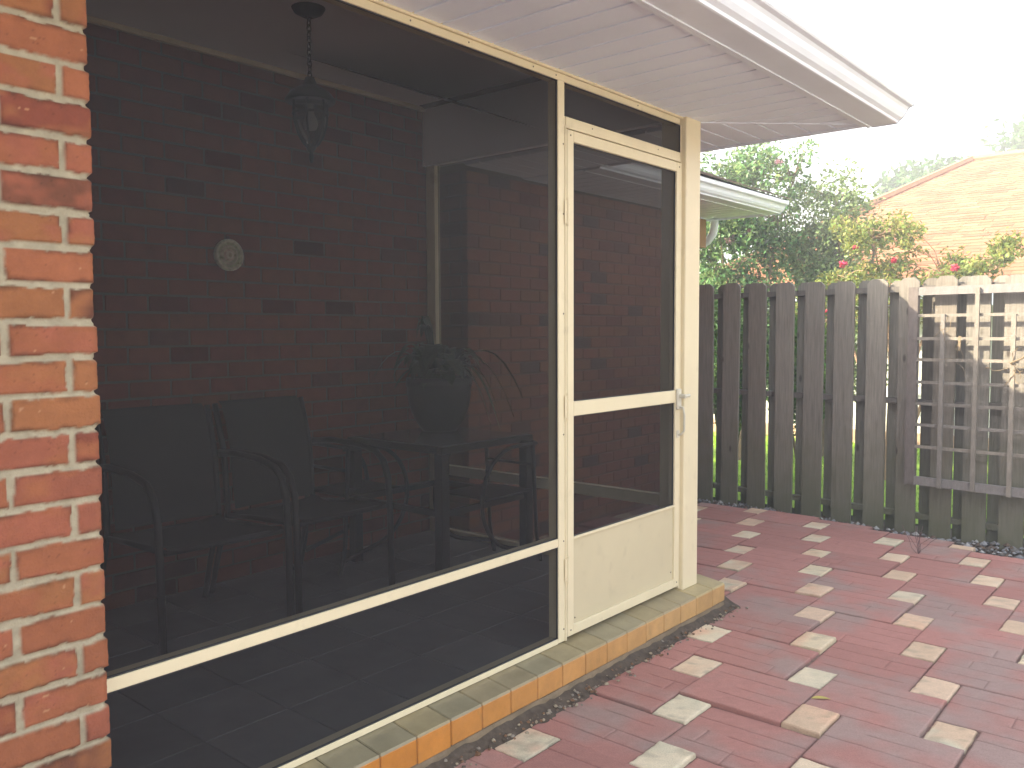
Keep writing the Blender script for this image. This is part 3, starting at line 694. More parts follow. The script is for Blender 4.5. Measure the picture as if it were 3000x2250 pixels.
prof2 = [(p[0] + (.0035 if p[0] > .7 else 0), p[1] - (.0025 if p[1] < 2.47 else 0) + (.002 if p[1] > 2.55 else 0)) for p in prof]
g.extrude(prof2, 'y', 4.3985, 4.404); g.build('gutter', M['gutter'], roof)
# shingled roof planes
M['shingle'] = mat('brown_shingles', attr=True, rough=.95, var=.3, scale=14, bump=1.0, bscale=120)
def shingles(g, p0, p1, q0, q1, course, seed, cols, lift=.012, wlen=.30):
    """rows of shingle tabs on the quad p0->p1 (eave) to q0->q1 (ridge)"""
    r = random.Random(seed); p0, p1, q0, q1 = map(Vector, (p0, p1, q0, q1))
    L = ((q0 + q1) / 2 - (p0 + p1) / 2).length; nrow = max(1, int(L / course))
    nrm = (p1 - p0).cross(q0 - p0).normalized(); nrm = nrm if nrm.z > 0 else -nrm
    for i in range(nrow):
        t0, t1 = i / nrow, (i + 1.12) / nrow
        a, b = p0.lerp(q0, t0), p1.lerp(q1, t0); c, d = p0.lerp(q0, min(t1, 1)), p1.lerp(q1, min(t1, 1))
        ln = (b - a).length
        if ln < .02: continue
        u = -r.random() * wlen
        while u < ln:
            w_ = wlen * r.uniform(.5, 1.0); s0, s1 = max(u, 0) / ln, min(u + w_ - .006, ln) / ln
            if s1 > s0:
                lf = lift * r.uniform(.6, 1.2); e = (q0 - p0).normalized() * r.choice((0, 0, .012))
                A0, A1 = a.lerp(b, s0) - e, a.lerp(b, s1) - e; C0, C1 = c.lerp(d, min(s0, 1)), c.lerp(d, min(s1, 1))
                col = r.choice(cols); k = r.uniform(.85, 1.12); col = tuple(v * k for v in col)
                g.add([A0 + nrm * .002, A1 + nrm * .002, A1 + nrm * lf, A0 + nrm * lf, C1 + nrm * .003, C0 + nrm * .003], [(0, 1, 2, 3), (3, 2, 4, 5), (1, 4, 2), (0, 3, 5)], col)
            u += w_
BR = [(.15, .115, .10), (.19, .145, .125), (.13, .10, .09), (.21, .165, .145)]
e = 2.575; sl = .40
def roof_plane(g, pts): g.add(pts, [tuple(range(len(pts)))], (.15, .12, .1))
# main roof: eave x=.83, hip end at y=4.40, ridge at x=-4.2
rz = e + (4.2 + .83) * sl; ry = 4.40 - (4.2 + .83)
g = MB()
roof_plane(g, [(.70, -5, e - .012), (.70, 4.385, e - .012), (-4.2, ry, rz), (-4.2, -5, rz)])
roof_plane(g, [(.70, 4.385, e - .012), (-9.2, 4.385, e - .012), (-4.2, ry, rz)])
roof_plane(g, [(-9.2, 4.385, e - .012), (-9.2, -5, e - .012), (-4.2, -5, rz), (-4.2, ry, rz)])
# wing roof: eave x=-.875, hip end at y=7.12
wz = e + (4.2 - .875) * sl; wy = 7.12 - (4.2 - .875)
roof_plane(g, [(-.905, 3.2, e - .01), (-.905, 7.09, e - .01), (-4.2, wy, wz), (-4.2, -.5, wz), (-4.2, 0, wz)])
roof_plane(g, [(-.905, 7.09, e - .01), (-7.5, 7.09, e - .01), (-4.2, wy, wz)])
g.build('roof_deck', M['shingle'], roof)
g = MB()
shingles(g, (.70, 4.39, e - .006), (-1.2, 4.39, e - .006), (-1.5, 2.2, e + .884), (-1.7, 2.2, e + .884), .143, 3, BR)
shingles(g, (-.895, 4.45, e - .004), (-.895, 7.10, e - .004), (-4.2, 3.6, wz + .004), (-4.2, wy, wz + .004), .143, 4, BR)
g.build('shingles', M['shingle'], roof)
# wing eave: soffit, fascia, gutter
wing = sub('wing_eave', house)
g = MB(); planks_y(g, 4.385, 7.09, 4.385, -1.6, -1.10, []); 
planks_x(g, -4.6, -1.60, -4.6, 7.0, 7.09, []); g.build('soffit', M['soffit'], wing)
g = MB(); g.box((-1.0995, 4.384, 2.452), (-1.085, 7.09, 2.575)); g.box((-4.6, 7.0905, 2.45), (-1.085, 7.105, 2.575)); g.build('fascia', M['gutter'], wing)
sh = -.982 - .745
g = MB(); g.extrude([((x + sh), z) for x, z in prof], 'y', 4.384, 7.112); g.extrude([((x + sh), z) for x, z in prof2], 'y', 7.1125, 7.118); g.build('gutter', M['gutter'], wing)
g = MB(); pts = [(-1.565, 7.06, 2.452), (-1.565, 7.062, 2.40), (-1.58, 7.064, 2.33), (-1.63, 7.066, 2.27), (-1.72, 7.067, 2.235), (-1.80, 7.067, 2.19), (-1.83, 7.067, 2.10), (-1.83, 7.067, .1)]
g.tube(pts, .036, 10); g.build('downspout', M['gutter'], wing, smooth=True)

g = MB(); g.box((-2.2, 6.842, 2.20), (-1.605, 6.985, 2.452), (.30, .18, .10), bev=.004); g.build('frieze_block', M['brickwall'], wing)

# ================================================================== PORCH CONTENTS
def arc(c, r, a0, a1, n, f): return [f(c[0] + r * math.cos(a0 + (a1 - a0) * i / n), c[1] + r * math.sin(a0 + (a1 - a0) * i / n)) for i in range(n + 1)]
def make_sling_chair():
    t = thing('patio_chair', 'dark sling patio chair nearest the brick pillar behind the screen', 'chair', group='sling chairs along the porch wall')
    hw = .275
    for s in (-1, 1):
        g = MB(); y = s * hw
        g.tube([(.34, y, 0), (.335, y, .40), (.325, y, .56), (.295, y, .64), (.24, y, .685), (.10, y, .71), (-.10, y, .715), (-.235, y, .70)], .0155, 8); g.build('armrest', M['metal'], t, smooth=True)
        g = MB(); y2 = s * (hw - .025)
        g.tube([(-.37, y2, 0), (-.31, y2, .18), (-.215, y2, .42), (-.235, y2, .70), (-.30, y2, .925)], .0135, 8); g.build('leg', M['metal'], t, smooth=True)
    g = MB(); y = hw - .028
    g.tube([(.325, -y, .43), (.325, y, .43)], .0125, 8); g.tube([(-.21, -y, .40), (-.21, y, .40)], .0115, 8)
    for s in (-1, 1): g.tube([(.325, s * y, .43), (.0, s * y, .415), (-.21, s * y, .40)], .0125, 8)
    g.build('seat_frame', M['metal'], t, smooth=True)
    g = MB(); nn = 12; vs = []
    P = [(.338, .442), (.325, .452), (.2, .43), (.05, .415), (-.1, .41), (-.2, .425)]
    for x, z in P:
        for k in range(nn + 1):
            yy = -y + 2 * y * k / nn; vs.append((x, yy, z - .022 * (1 - (yy / y) ** 2)))
    g.add(vs, [(i * (nn + 1) + k, i * (nn + 1) + k + 1, (i + 1) * (nn + 1) + k + 1, (i + 1) * (nn + 1) + k) for i in range(len(P) - 1) for k in range(nn)])
    g.build('seat', M['sling'], t, smooth=True, normals=False)
    g = MB(); vs = []; P = [(-.205, .43), (-.222, .56), (-.232, .70), (-.262, .82), (-.297, .915), (-.325, .935)]
    for x, z in P:
        for k in range(nn + 1):
            yy = -y + .02 + (2 * y - .04) * k / nn; vs.append((x + .02 - .02 * (1 - (yy / y) ** 2), yy, z))
    g.add(vs, [(i * (nn + 1) + k, i * (nn + 1) + k + 1, (i + 1) * (nn + 1) + k + 1, (i + 1) * (nn + 1) + k) for i in range(len(P) - 1) for k in range(nn)])
    g.build('backrest', M['sling'], t, smooth=True, normals=False)
    return t
def copy_tree(o, parent=None):
    c = o.copy(); COL.objects.link(c); c.parent = parent
    for ch in list(o.children): copy_tree(ch, c)
    return c
ch = make_sling_chair(); ch2 = copy_tree(ch)
ch.location = (-1.335, 1.835, FZ); ch2.location = (-1.37, 2.425, FZ); ch.rotation_euler.z = math.radians(-3); ch2.rotation_euler.z = math.radians(2)
ch2['label'] = 'dark sling patio chair beside the glass table behind the screen'

def make_c_chair():
    t = thing('bistro_chair', 'thin dark metal chair with C shaped side frames at the far side of the table', 'chair', group='C framed chairs at the porch table')
    for y in (-.17, .17):
        g = MB()
        g.tube([(-.20, y, .655), (-.05, y, .655)] + arc((-.03, .385), .27, math.pi / 2, -math.pi * .42, 16, lambda a, b: (a, y, b)) + [(-.20, y, .07)], .0115, 8); g.build('side_frame', M['metal'], t, smooth=True)
        g = MB(); g.tube([(-.17, y, .675), (-.185, y, .40), (-.20, y, .15), (-.235, y, 0)], .0115, 8); g.build('leg', M['metal'], t, smooth=True)
    g = MB(); g.box((-.17, -.16, .395), (.20, .16, .407), bev=.003); g.build('seat', M['metal'], t)
    g = MB(); g.tube([(-.172, -.17, .66), (-.172, .17, .66)], .010, 8); g.tube([(-.178, -.17, .54), (-.178, .17, .54)], .009, 8); g.build('backrest', M['metal'], t, smooth=True)
    return t
c4 = make_c_chair(); c3 = copy_tree(c4)
c4.location = (-1.02, 3.395, FZ); c4.rotation_euler.z = math.radians(-90)
c3.location = (-1.64, 2.975, FZ); c3.rotation_euler.z = math.radians(90)
c3['label'] = 'thin dark metal chair with C shaped side frames between the sling chair and the table'

# table
tb = thing('patio_table', 'square dark metal patio table with glass top behind the screen', 'table', (-1.295, 3.31, FZ))
g = MB(); hx, hy = .365, .36
for a, b in (((-hx, -hy, .655), (-hx + .035, hy, .69)), ((hx - .035, -hy, .655), (hx, hy, .69)), ((-hx + .0355, -hy, .655), (hx - .0355, -hy + .035, .69)), ((-hx + .0355, hy - .035, .655), (hx - .0355, hy, .69))): g.box(a, b, bev=.004)
g.build('table_frame', M['metal'], tb)
M['glass'] = mat('smoked_glass', (.10, .10, .105), .12, .05, 3, spec=.6)
g = MB(); g.box((-hx + .030, -hy + .030, .688), (hx - .030, hy - .030, .6935)); g.build('tabletop', M['glass'], tb)
for sx in (-1, 1):
    for sy in (-1, 1):
        g = MB(); g.box((sx * (hx - .03) - .028, sy * (hy - .03) - .028, 0), (sx * (hx - .03) + .028, sy * (hy - .03) + .028, .654), bev=.004); g.build('leg', M['metal'], tb)
g = MB()
for s in (-1, 1):
    g.box((-hx + .06, s * (hy - .03) - .012, .335), (hx - .06, s * (hy - .03) + .012, .365)); g.box((s * (hx - .03) - .012, -hy + .06, .335), (s * (hx - .03) + .012, hy - .06, .365))
g.build('stretcher', M['metal'], tb)

# potted plant
pp = thing('potted_plant', 'leafy houseplant with long drooping leaves in a dark pot on the glass table', 'plant', (-1.455, 3.46, FZ + .694))
g = MB(); g.lathe([(0, .0), (.098, 0), (.106, .01), (.148, .075), (.174, .15), (.184, .215), (.183, .25), (.190, .26), (.190, .305), (.176, .308), (.168, .285), (0, .28)], seg=28); g.build('pot', M['pot'], pp, smooth=True)
M['leaf'] = leafmat('houseplant_leaf', (.035, .06, .025), .3, .02, .2)
g = MB(); r = random.Random(8)
def strap(g, a, ln, rise, droop, wd, r):
    n = 8; d = Vector((math.cos(a), math.sin(a), 0)); sd = Vector((-d.y, d.x, 0)); vs = []
    for i in range(n + 1):
        t = i / n; p = d * (.03 + ln * t) + Vector((0, 0, .28 + rise * math.sin(t * 2.2) - droop * t * t)); ww = wd * (0.25 + 1.0 * math.sin(math.pi * min(1, .12 + t * .88)) ** .8) * (1 if t < .99 else .05)
        vs += [p - sd * ww + Vector((0, 0, .006)), p, p + sd * ww + Vector((0, 0, .006))]
    g.add(vs, [(3 * i + k, 3 * i + 1 + k, 3 * i + 4 + k, 3 * i + 3 + k) for i in range(n) for k in (0, 1)])
for k in range(64):
    a = r.uniform(0, 6.28); strap(g, a, r.uniform(.10, .25), r.uniform(.08, .26), r.uniform(.0, .16), r.uniform(.030, .046), r)
# long ones trailing to the viewer's right and a stray to the left
rd = math.atan2(.6458, .7635)
for da, ln, rise, dr in ((.05, .40, .26, .42), (-.2, .33, .22, .46), (.3, .48, .30, .36), (-.1, .27, .18, .40), (math.pi + .1, .34, .24, .16), (math.pi - .2, .24, .12, .14), (.15, .30, .20, .30)):
    strap(g, rd + da, ln, rise, dr, .030, r)
for k in range(7): strap(g, rd + math.pi + r.uniform(-.8, .8), .10, .33 + r.uniform(0, .06), .02, .024, r)
g.build('foliage', M['leaf'], pp, smooth=True, normals=False)

# pendant lantern
LX, LY = -1.046, 2.29
ln = thing('porch_lantern', 'black caged pendant lantern hanging on a chain from the porch ceiling', 'lantern', (LX, LY, 2.19))
g = MB(); g.lathe([(0, .62), (.030, .62), (.060, .635), (.072, .655)], seg=24); g.build('canopy', M['metal'], ln, smooth=True)
g = MB()
for k in range(11):
    z0 = .36 + k * .0245; ax = k % 2; pts = [((.010 * math.cos(a)) if ax else 0, 0 if ax else .010 * math.cos(a), z0 + .013 + .017 * math.sin(a)) for a in [2 * math.pi * i / 10 for i in range(11)]]
    g.tube(pts, .0028, 5, cap=False)
g.build('chain', M['metal'], ln)
g = MB(); g.lathe([(0, .37), (.018, .365), (.03, .335), (.062, .315), (.085, .30), (.108, .268), (.104, .258), (.070, .268), (0, .27)], seg=28); g.build('cap', M['metal'], ln, smooth=True)
g = MB()
for k in range(6):
    a = 2 * math.pi * k / 6 + .2; P = [(.072, .262), (.075, .22), (.070, .17), (.055, .12), (.034, .085), (.018, .072)]
    g.tube([(r_ * math.cos(a), r_ * math.sin(a), z) for r_, z in P], .0052, 6)
g.lathe([(.074, .215), (.080, .210), (.074, .203)], seg=24); g.lathe([(0, 0), (.006, .004), (.012, .03), (.007, .045), (.02, .062), (.026, .078), (0, .085)], seg=16)
g.build('cage', M['metal'], ln, smooth=True)
M['lglass'] = bpy.data.materials.new('seeded_glass'); M['lglass'].use_nodes = True
pb = M['lglass'].node_tree.nodes["Principled BSDF"]; pb.inputs['Base Color'].default_value = (.42, .42, .40, 1); pb.inputs['Roughness'].default_value = .08; pb.inputs['Transmission Weight'].default_value = .9; pb.inputs['IOR'].default_value = 1.2
g = MB(); g.lathe([(.064, .258), (.068, .22), (.063, .17), (.048, .12), (.028, .088)], seg=24); g.build('glass_shade', M['lglass'], ln, smooth=True)
g = MB(); g.lathe([(0, .25), (.012, .25), (.013, .21), (.024, .185), (.027, .165), (.02, .145), (0, .138)], seg=16); g.build('bulb', mat('bulb_glass', (.45, .43, .40), .2, .02), ln, smooth=True)

# wall plaque: a round moulded disc with a raised rim and boss
pl = thing('wall_plaque', 'small round pale relief plaque hung on the brick wall inside the porch', 'plaque', (BWX + .004, 2.365, 1.85))
M['plaque'] = mat('plaque_glaze', attr=True, rough=.55, var=.35, scale=55, spots=(45, .58, (.16, .18, .08), .7))
g = MB(); seg = 28; P = [(.001, .078), (.018, .080), (.024, .074), (.018, .062), (.015, .050), (.020, .042), (.015, .03), (.021, .022), (.026, .010), (.027, .0005)]
vs = [(x, rr_ * math.cos(2 * math.pi * k / seg) * 1.0, rr_ * math.sin(2 * math.pi * k / seg)) for x, rr_ in P for k in range(seg)]
for i in range(len(P) - 1):
    c = [(.50, .46, .33), (.50, .46, .33), (.52, .47, .34), (.40, .41, .26), (.50, .42, .32), (.44, .40, .28), (.55, .40, .32), (.55, .47, .38), (.42, .36, .24)][i]
    n0 = len(g.v); g.add(vs[i * seg:(i + 2) * seg], [(k, (k + 1) % seg, seg + (k + 1) % seg, seg + k) for k in range(seg)], c)
g.build('disc', M['plaque'], pl, smooth=True)
g = MB(); g.tube([(.004, -.008, .079), (.006, -.004, .092), (.006, .004, .092), (.004, .008, .079)], .0025, 6); g.build('hanging_loop', M['metal'], pl)

# ================================================================== FENCE AND TRELLIS
FNg = Vector((.12, 1, 0)).normalized(); FT = Vector((1, -.12, 0)).normalized()
def fy(x): return 6.58 - .12 * x
fence = thing('wooden_fence', 'weathered grey shadowbox fence of dog eared boards at the end of the patio', 'fence')
fcols = [(.22, .198, .165), (.205, .188, .158), (.245, .222, .185), (.19, .166, .134), (.255, .232, .192)]
def fbox(g, xc, wdt, z0, z1, off, th, col, dog=0.0, lean=0.0):
    """upright board whose near face stands `off` behind the fence line"""
    c = Vector((xc, fy(xc), 0)); hw = wdt / 2; r = random.Random(int(xc * 1000) + 3)
    prof = [(-hw, z0), (hw, z0), (hw, z1 - dog), (hw - dog, z1), (-hw + dog, z1), (-hw, z1 - dog)] if dog else [(-hw, z0), (hw, z0), (hw, z1), (-hw, z1)]
    vs = []
    for d in (off, off + th):
        for u, z in prof:
            p = c + FT * (u + lean * (z - .9)) + FNg * d; vs.append((p.x, p.y, z))
    n = len(prof); fs = [tuple(range(n)), tuple(reversed(range(n, 2 * n)))] + [(i, n + i, n + (i + 1) % n, (i + 1) % n) for i in range(n)]
    g.add(vs, fs, col)
FRONT = [(-2.01, .155, 1.868), (-1.755, .155, 1.866), (-1.487, .157, 1.862), (-1.235, .160, 1.863), (-.985, .160, 1.852), (-.738, .157, 1.845), (-.491, .159, 1.838), (-.248, .156, 1.831), (.001, .152, 1.836), (.233, .142, 1.836),
         (.479, .145, 1.837), (.695, .152, 1.828), (.928, .15, 1.823), (1.165, .15, 1.83), (1.40, .15, 1.825), (1.64, .15, 1.82), (1.88, .15, 1.826), (2.12, .15, 1.82), (2.36, .15, 1.82), (2.6, .15, 1.822), (2.84, .15, 1.82), (3.08, .15, 1.82), (3.32, .15, 1.82), (3.56, .15, 1.82)]
for i, (xc, wd, zt) in enumerate(FRONT):
    g = MB(); r = random.Random(i + 40); c = r.choice(fcols); k = r.uniform(.9, 1.12)
    fbox(g, xc, wd, -.04 + r.uniform(-.01, .015), zt, 0, .018, tuple(v * k for v in c), .032, r.uniform(-.006, .006)); g.build('front_board', M['fence'], fence)
for i in range(len(FRONT) - 1):
    xc = (FRONT[i][0] + FRONT[i + 1][0]) / 2 + .004; g = MB(); r = random.Random(i + 90); c = r.choice(fcols); k = r.uniform(.75, 1.0)
    fbox(g, xc, .114, -.04, (FRONT[i][2] + FRONT[i + 1][2]) / 2 - .008 + r.uniform(-.008, .008), .070, .018, tuple(v * k for v in c), .03, r.uniform(-.006, .006)); g.build('back_board', M['fence'], fence)
for z in (.085, .92, 1.735):
    g = MB(); vs = []
    for d in (.0185, .0695):
        for x, zz_ in ((-2.2, z), (3.8, z), (3.8, z + .042), (-2.2, z + .042)):
            p = Vector((x, fy(x), 0)) + FNg * d; vs.append((p.x, p.y, zz_ + (.012 if z < .2 and x > 0 else 0)))
    g.add(vs, [(0, 1, 2, 3), (7, 6, 5, 4), (0, 4, 5, 1), (1, 5, 6, 2), (2, 6, 7, 3), (3, 7, 4, 0)], (.14, .125, .108)); g.build('rail', M['fence'], fence)
for xc in (-2.15, .345, 2.75):
    g = MB(); fbox(g, xc, .09, -.3, 1.78, .0885, .09, (.13, .115, .10)); g.build('post', M['fence'], fence)

tr = thing('garden_trellis', 'grey wooden lattice trellis fixed on the fence', 'trellis')
tcol = [(.235, .21, .175), (.21, .188, .16), (.26, .23, .19), (.225, .205, .18)]
def tbar(g, x0, x1, z0, z1, off, th, col):
    vs = []
    for d in (off, off + th):
        for x, z in ((x0, z0), (x1, z0), (x1, z1), (x0, z1)):
            p = Vector((x, fy(x), 0)) + FNg * d; vs.append((p.x, p.y, z))
    g.add(vs, [(0, 1, 2, 3), (7, 6, 5, 4), (0, 4, 5, 1), (1, 5, 6, 2), (2, 6, 7, 3), (3, 7, 4, 0)], col)
TR = 1.70; r = random.Random(2)
for a in ((.262, .3275, .356, 1.762), (TR - .065, TR, .345, 1.755)):
    g = MB(); tbar(g, *a, -.088, .038, (.165, .14, .125)); g.build('frame', M['trellis'], tr)
for z0, z1 in ((1.703, 1.760), (.357, .416)):
    g = MB(); tbar(g, .328, TR - .0655, z0, z1, -.086, .034, (.235, .215, .20)); g.build('frame', M['trellis'], tr)
for k in range(7):
    z = 1.556 - k * .1546; g = MB(); dzz = r.uniform(-.004, .004)
    tbar(g, .328, TR - .0655, z - .010 + dzz, z + .011 + dzz, -.084, .016, r.choice(tcol)); g.build('lattice_slat', M['trellis'], tr)
for i, (x, z1) in enumerate(((.502, 1.568), (.718, 1.742), (.940, 1.562), (1.160, 1.735), (1.38, 1.56))):
    g = MB(); xx = x + .0; c = r.choice(tcol)
    tbar(g, xx - .0135, xx + .0135, .352 + r.uniform(-.006, .01), z1, -.106, .0175, c); g.build('lattice_slat', M['trellis'], tr)
# dry vine remains tied to it
M['vine'] = mat('dry_vine', (.21, .16, .10), .9, .3, 30)
vt = MB(); r = random.Random(21)
def twig(g, x, z, n, ln, rad=.0022):
    p = Vector((x, fy(x), z)) + FNg * (-.105); d = Vector((r.uniform(-1, 1), r.uniform(-.4, .1), r.uniform(-1, .6))).normalized(); pts = [p]
    for k in range(n):
        d = (d + Vector((r.uniform(-.6, .6), r.uniform(-.3, .3), r.uniform(-.6, .6)))).normalized(); pts.append(pts[-1] + d * ln / n)
    g.tube(pts, rad, 5)
for k in range(5): twig(vt, .50 + r.uniform(-.02, .03), 1.46 + r.uniform(-.03, .03), 5, .10)
for k in range(7): twig(vt, .935 + r.uniform(-.02, .03), 1.22 + r.uniform(-.07, .05), 6, .14)
vt.tube([Vector((.93, fy(.93), 1.24)) + FNg * -.115, Vector((1.0, fy(1.0), 1.27)) + FNg * -.14, Vector((1.08, fy(1.08), 1.33)) + FNg * -.13], .006, 6)
for k in range(4): twig(vt, .60, 1.37 + r.uniform(-.2, .02), 6, .12, .0016)
for k in range(3):
    a = r.uniform(0, 3); c = Vector((.615, fy(.615), 1.40 - .03 * k)) + FNg * -.11
    vt.add([c + Vector((-.010, 0, -.020)), c + Vector((.006, -.01, -.026)), c + Vector((.014, -.006, .014)), c + Vector((-.006, .004, .02))], [(0, 1, 2, 3)])
tag(vt.build('dry_vine', M['vine'], normals=False), 'dry tan vine twigs tied around the trellis slats', 'vine')

# ================================================================== BEYOND THE FENCE
nb = thing('neighbour_house', 'neighbouring house with a sunlit orange shingle hip roof beyond the fence', 'house', (0, 0, 0))
M['nroof'] = mat('orange_shingles', attr=True, rough=.95, var=.18, scale=6, bump=.6, bscale=50)
OR = [(.30, .118, .056), (.33, .135, .066), (.27, .105, .05), (.35, .15, .076), (.31, .126, .06)]
g = MB(); eA, eB = (-4.47, 10.93, 1.89), (10.4, 10.93, 1.89); rA, rB = (-1.91, 18.3, 4.69), (4.2, 18.3, 4.69)
rk = Vector(rA); 
g.add([eA, eB, rB, rA], [(0, 1, 2, 3)], (.3, .15, .07)); g.add([eA, rA, (-4.47, 25.6, 1.89)], [(0, 1, 2)], (.3, .15, .07)); g.add([eB, (10.4, 25.6, 1.89), rB], [(0, 1, 2)], (.3, .15, .07)); g.add([rA, rB, (10.4, 25.6, 1.89), (-4.47, 25.6, 1.89)], [(0, 1, 2, 3)], (.3, .15, .07))
shingles(g, eA, eB, rA, rB, .15, 17, OR, .013, .40)
shingles(g, (-4.47, 25.6, 1.89), eA, rA, rA, .16, 18, OR, .013, .40)
rf = g.build('roof', M['nroof'], nb)
g = MB(); g.tube([Vector(eA) + Vector((0, 0, .03)), Vector(rA) + Vector((0, 0, .03))], .07, 6, (.38, .20, .10)); g.tube([Vector(rA) + Vector((0, 0, .03)), Vector(rB) + Vector((0, 0, .03))], .07, 6, (.38, .20, .10)); g.build('ridge_cap', M['nroof'], rf)
g = MB(); g.box((-4.47, 10.89, 1.74), (10.4, 10.925, 1.89)); g.build('fascia', M['gutter'], nb)
M['nwall'] = mat('pale_stucco', (.74, .73, .68), .9, .08, 3)
g = MB(); g.box((-3.9, 11.45, .16), (9.8, 25.0, 1.88)); g.build('wall', M['nwall'], nb)
g = MB(); g.box((-3.92, 11.42, -.05), (9.82, 25.02, .159)); g.build('foundation', mat('foundation_brick', (.50, .33, .22), .9, .25, 10), nb)

# ---- trees of many small leaves
def leaves(g, centres, per, rad, size, r, col=(1, 1, 1), flat=.5, droop=0.0):
    for (c, s) in centres:
        for k in range(int(per * s * s)):
            d = Vector((r.gauss(0, 1), r.gauss(0, 1), r.gauss(0, .8))); d = d.normalized() * rad * s * r.random() ** .45
            p = Vector(c) + d
            n_ = Vector((r.gauss(0, 1), r.gauss(0, 1), r.gauss(.6, .8))).normalized(); u = n_.cross(Vector((r.gauss(0, 1), r.gauss(0, 1), r.gauss(0, 1)))).normalized(); v = n_.cross(u)
            L = size * r.uniform(.65, 1.35); wv = L * flat
            g.add([p - u * L * .5, p + v * wv * .5 + n_ * L * .06, p + u * L * .5, p - v * wv * .5 + n_ * L * .06], [(0, 1, 2, 3)], col)
def make_tree(name, label, cat, base, stems, clumps, per, rad, size, lm, seed, group=None, flowers=None, trunk_r=.04, bark=(.22, .16, .11)):
    r = random.Random(seed); t = thing(name, label, cat, base, group=group); b = Vector(base)
    g = MB(); tips = []
    for s in stems:
        g.tube([Vector(p) for p in s], [trunk_r * (1 - .75 * i / (len(s) - 1)) for i in range(len(s))], 7); tips.append(Vector(s[-1]))
    mids = [Vector(p) for s in stems for p in s[1:]]
    for c, s in clumps:
        c = Vector(c); m = min(mids, key=lambda q: (q - c).length + max(0, q.z - c.z)); k = m.lerp(c, .5) + Vector((r.gauss(0, .04), r.gauss(0, .04), .05))
        g.tube([m, k, c], [trunk_r * .30, trunk_r * .2, trunk_r * .08], 5)
    g.build('trunk', mat(name + '_bark', bark, .9, .3, 12), t)
    g = MB(); leaves(g, clumps, per, rad, size, r); g.build('crown', lm, t, normals=False)
    if flowers:
        pts, fm, fs_ = flowers
        for p in pts:
            g = MB(); leaves(g, [(p, 1)], 80, fs_ * r.uniform(.7, 1.15), .026, r, flat=.8); g.build('flower', fm, t, normals=False)
    return t
def blob(r, c, rx, ry, rz, n, s0=.7, s1=1.2, shell=.45):
    out = []
    for k in range(n):
        d = Vector((r.gauss(0, 1), r.gauss(0, 1), r.gauss(0, 1))).normalized() * r.uniform(shell, 1.0)
        out.append(((c[0] + d.x * rx, c[1] + d.y * ry, c[2] + d.z * rz), r.uniform(s0, s1)))
    return out
LM1 = leafmat('dark_myrtle_leaf', (.18, .29, .11), .65, .045, .5, .3)
LM2 = leafmat('bright_myrtle_leaf', (.25, .28, .075), .5, .05, .5, .4)
LM3 = leafmat('mid_green_leaf', (.25, .33, .14), .5, .03, .5, .35)
LMF = leafmat('far_tree_leaf', (.055, .135, .02), .4, .03, .3)
PINK = leafmat('crimson_flower', (.60, .07, .13), .25, .02, .3); PALE = leafmat('pale_pink_flower', (.68, .38, .45), .2, .03, .3)
r = random.Random(31)
# big dense one behind the wing's eave
cl = blob(r, (-.2, .2, 1.3), .8, .6, .9, 50) + blob(r, (-.1, .2, 2.3), .75, .5, .8, 46) + blob(r, (-.05, .1, 3.05), .55, .5, .6, 34) + blob(r, (.05, .1, 1.35), .55, .5, .75, 30) + [((.40, .6, 3.30), .8), ((.48, .65, 3.48), .7), ((.42, .6, 3.12), .8), ((.30, .5, 2.95), .9), ((.52, .7, 3.62), .45), ((-.5, 0, 3.45), .8), ((-.7, 0, 3.7), .7)]
make_tree('crape_myrtle_tree', 'tall dark green leafy tree rising behind the small eave beyond the fence', 'tree', (-2.3, 9.1, -.03),
          [[(.0, 0, 0), (-.2, .1, .8), (-.6, .3, 1.6), (-.9, .5, 2.4)], [(.05, 0, 0), (.1, .1, .9), (.2, .2, 1.7), (.3, .4, 2.7), (.4, .55, 3.2)], [(0, .05, 0), (-.05, .1, 1.0), (-.2, .1, 2.0), (-.6, .1, 2.9)]],
          cl, 205, .27, .060, LM1, 41, flowers=([(.15, -.05, 2.62), (-.05, -.1, 2.52), (.55, -.3, 1.9), (.42, .1, 3.35), (.55, -.25, 1.25)], PALE, .055))
# rounder one farther back
cl = blob(r, (.0, .0, 2.3), .62, .5, 1.0, 64, .8, 1.2, .3) + blob(r, (.1, -.1, 1.4), .85, .5, .7, 40)
make_tree('shade_tree', 'rounded grey green tree between the tall dark tree and the orange roof', 'tree', (-1.62, 10.0, -.03),
          [[(0, 0, 0), (.05, 0, 1.0), (.1, 0, 2.2), (.1, 0, 3.0)], [(0, 0, .8), (-.3, .1, 1.7), (-.5, .1, 2.5)], [(0, 0, .8), (.4, .1, 1.7), (.5, .1, 2.4)]],
          cl, 190, .24, .054, LM3, 42, trunk_r=.06)
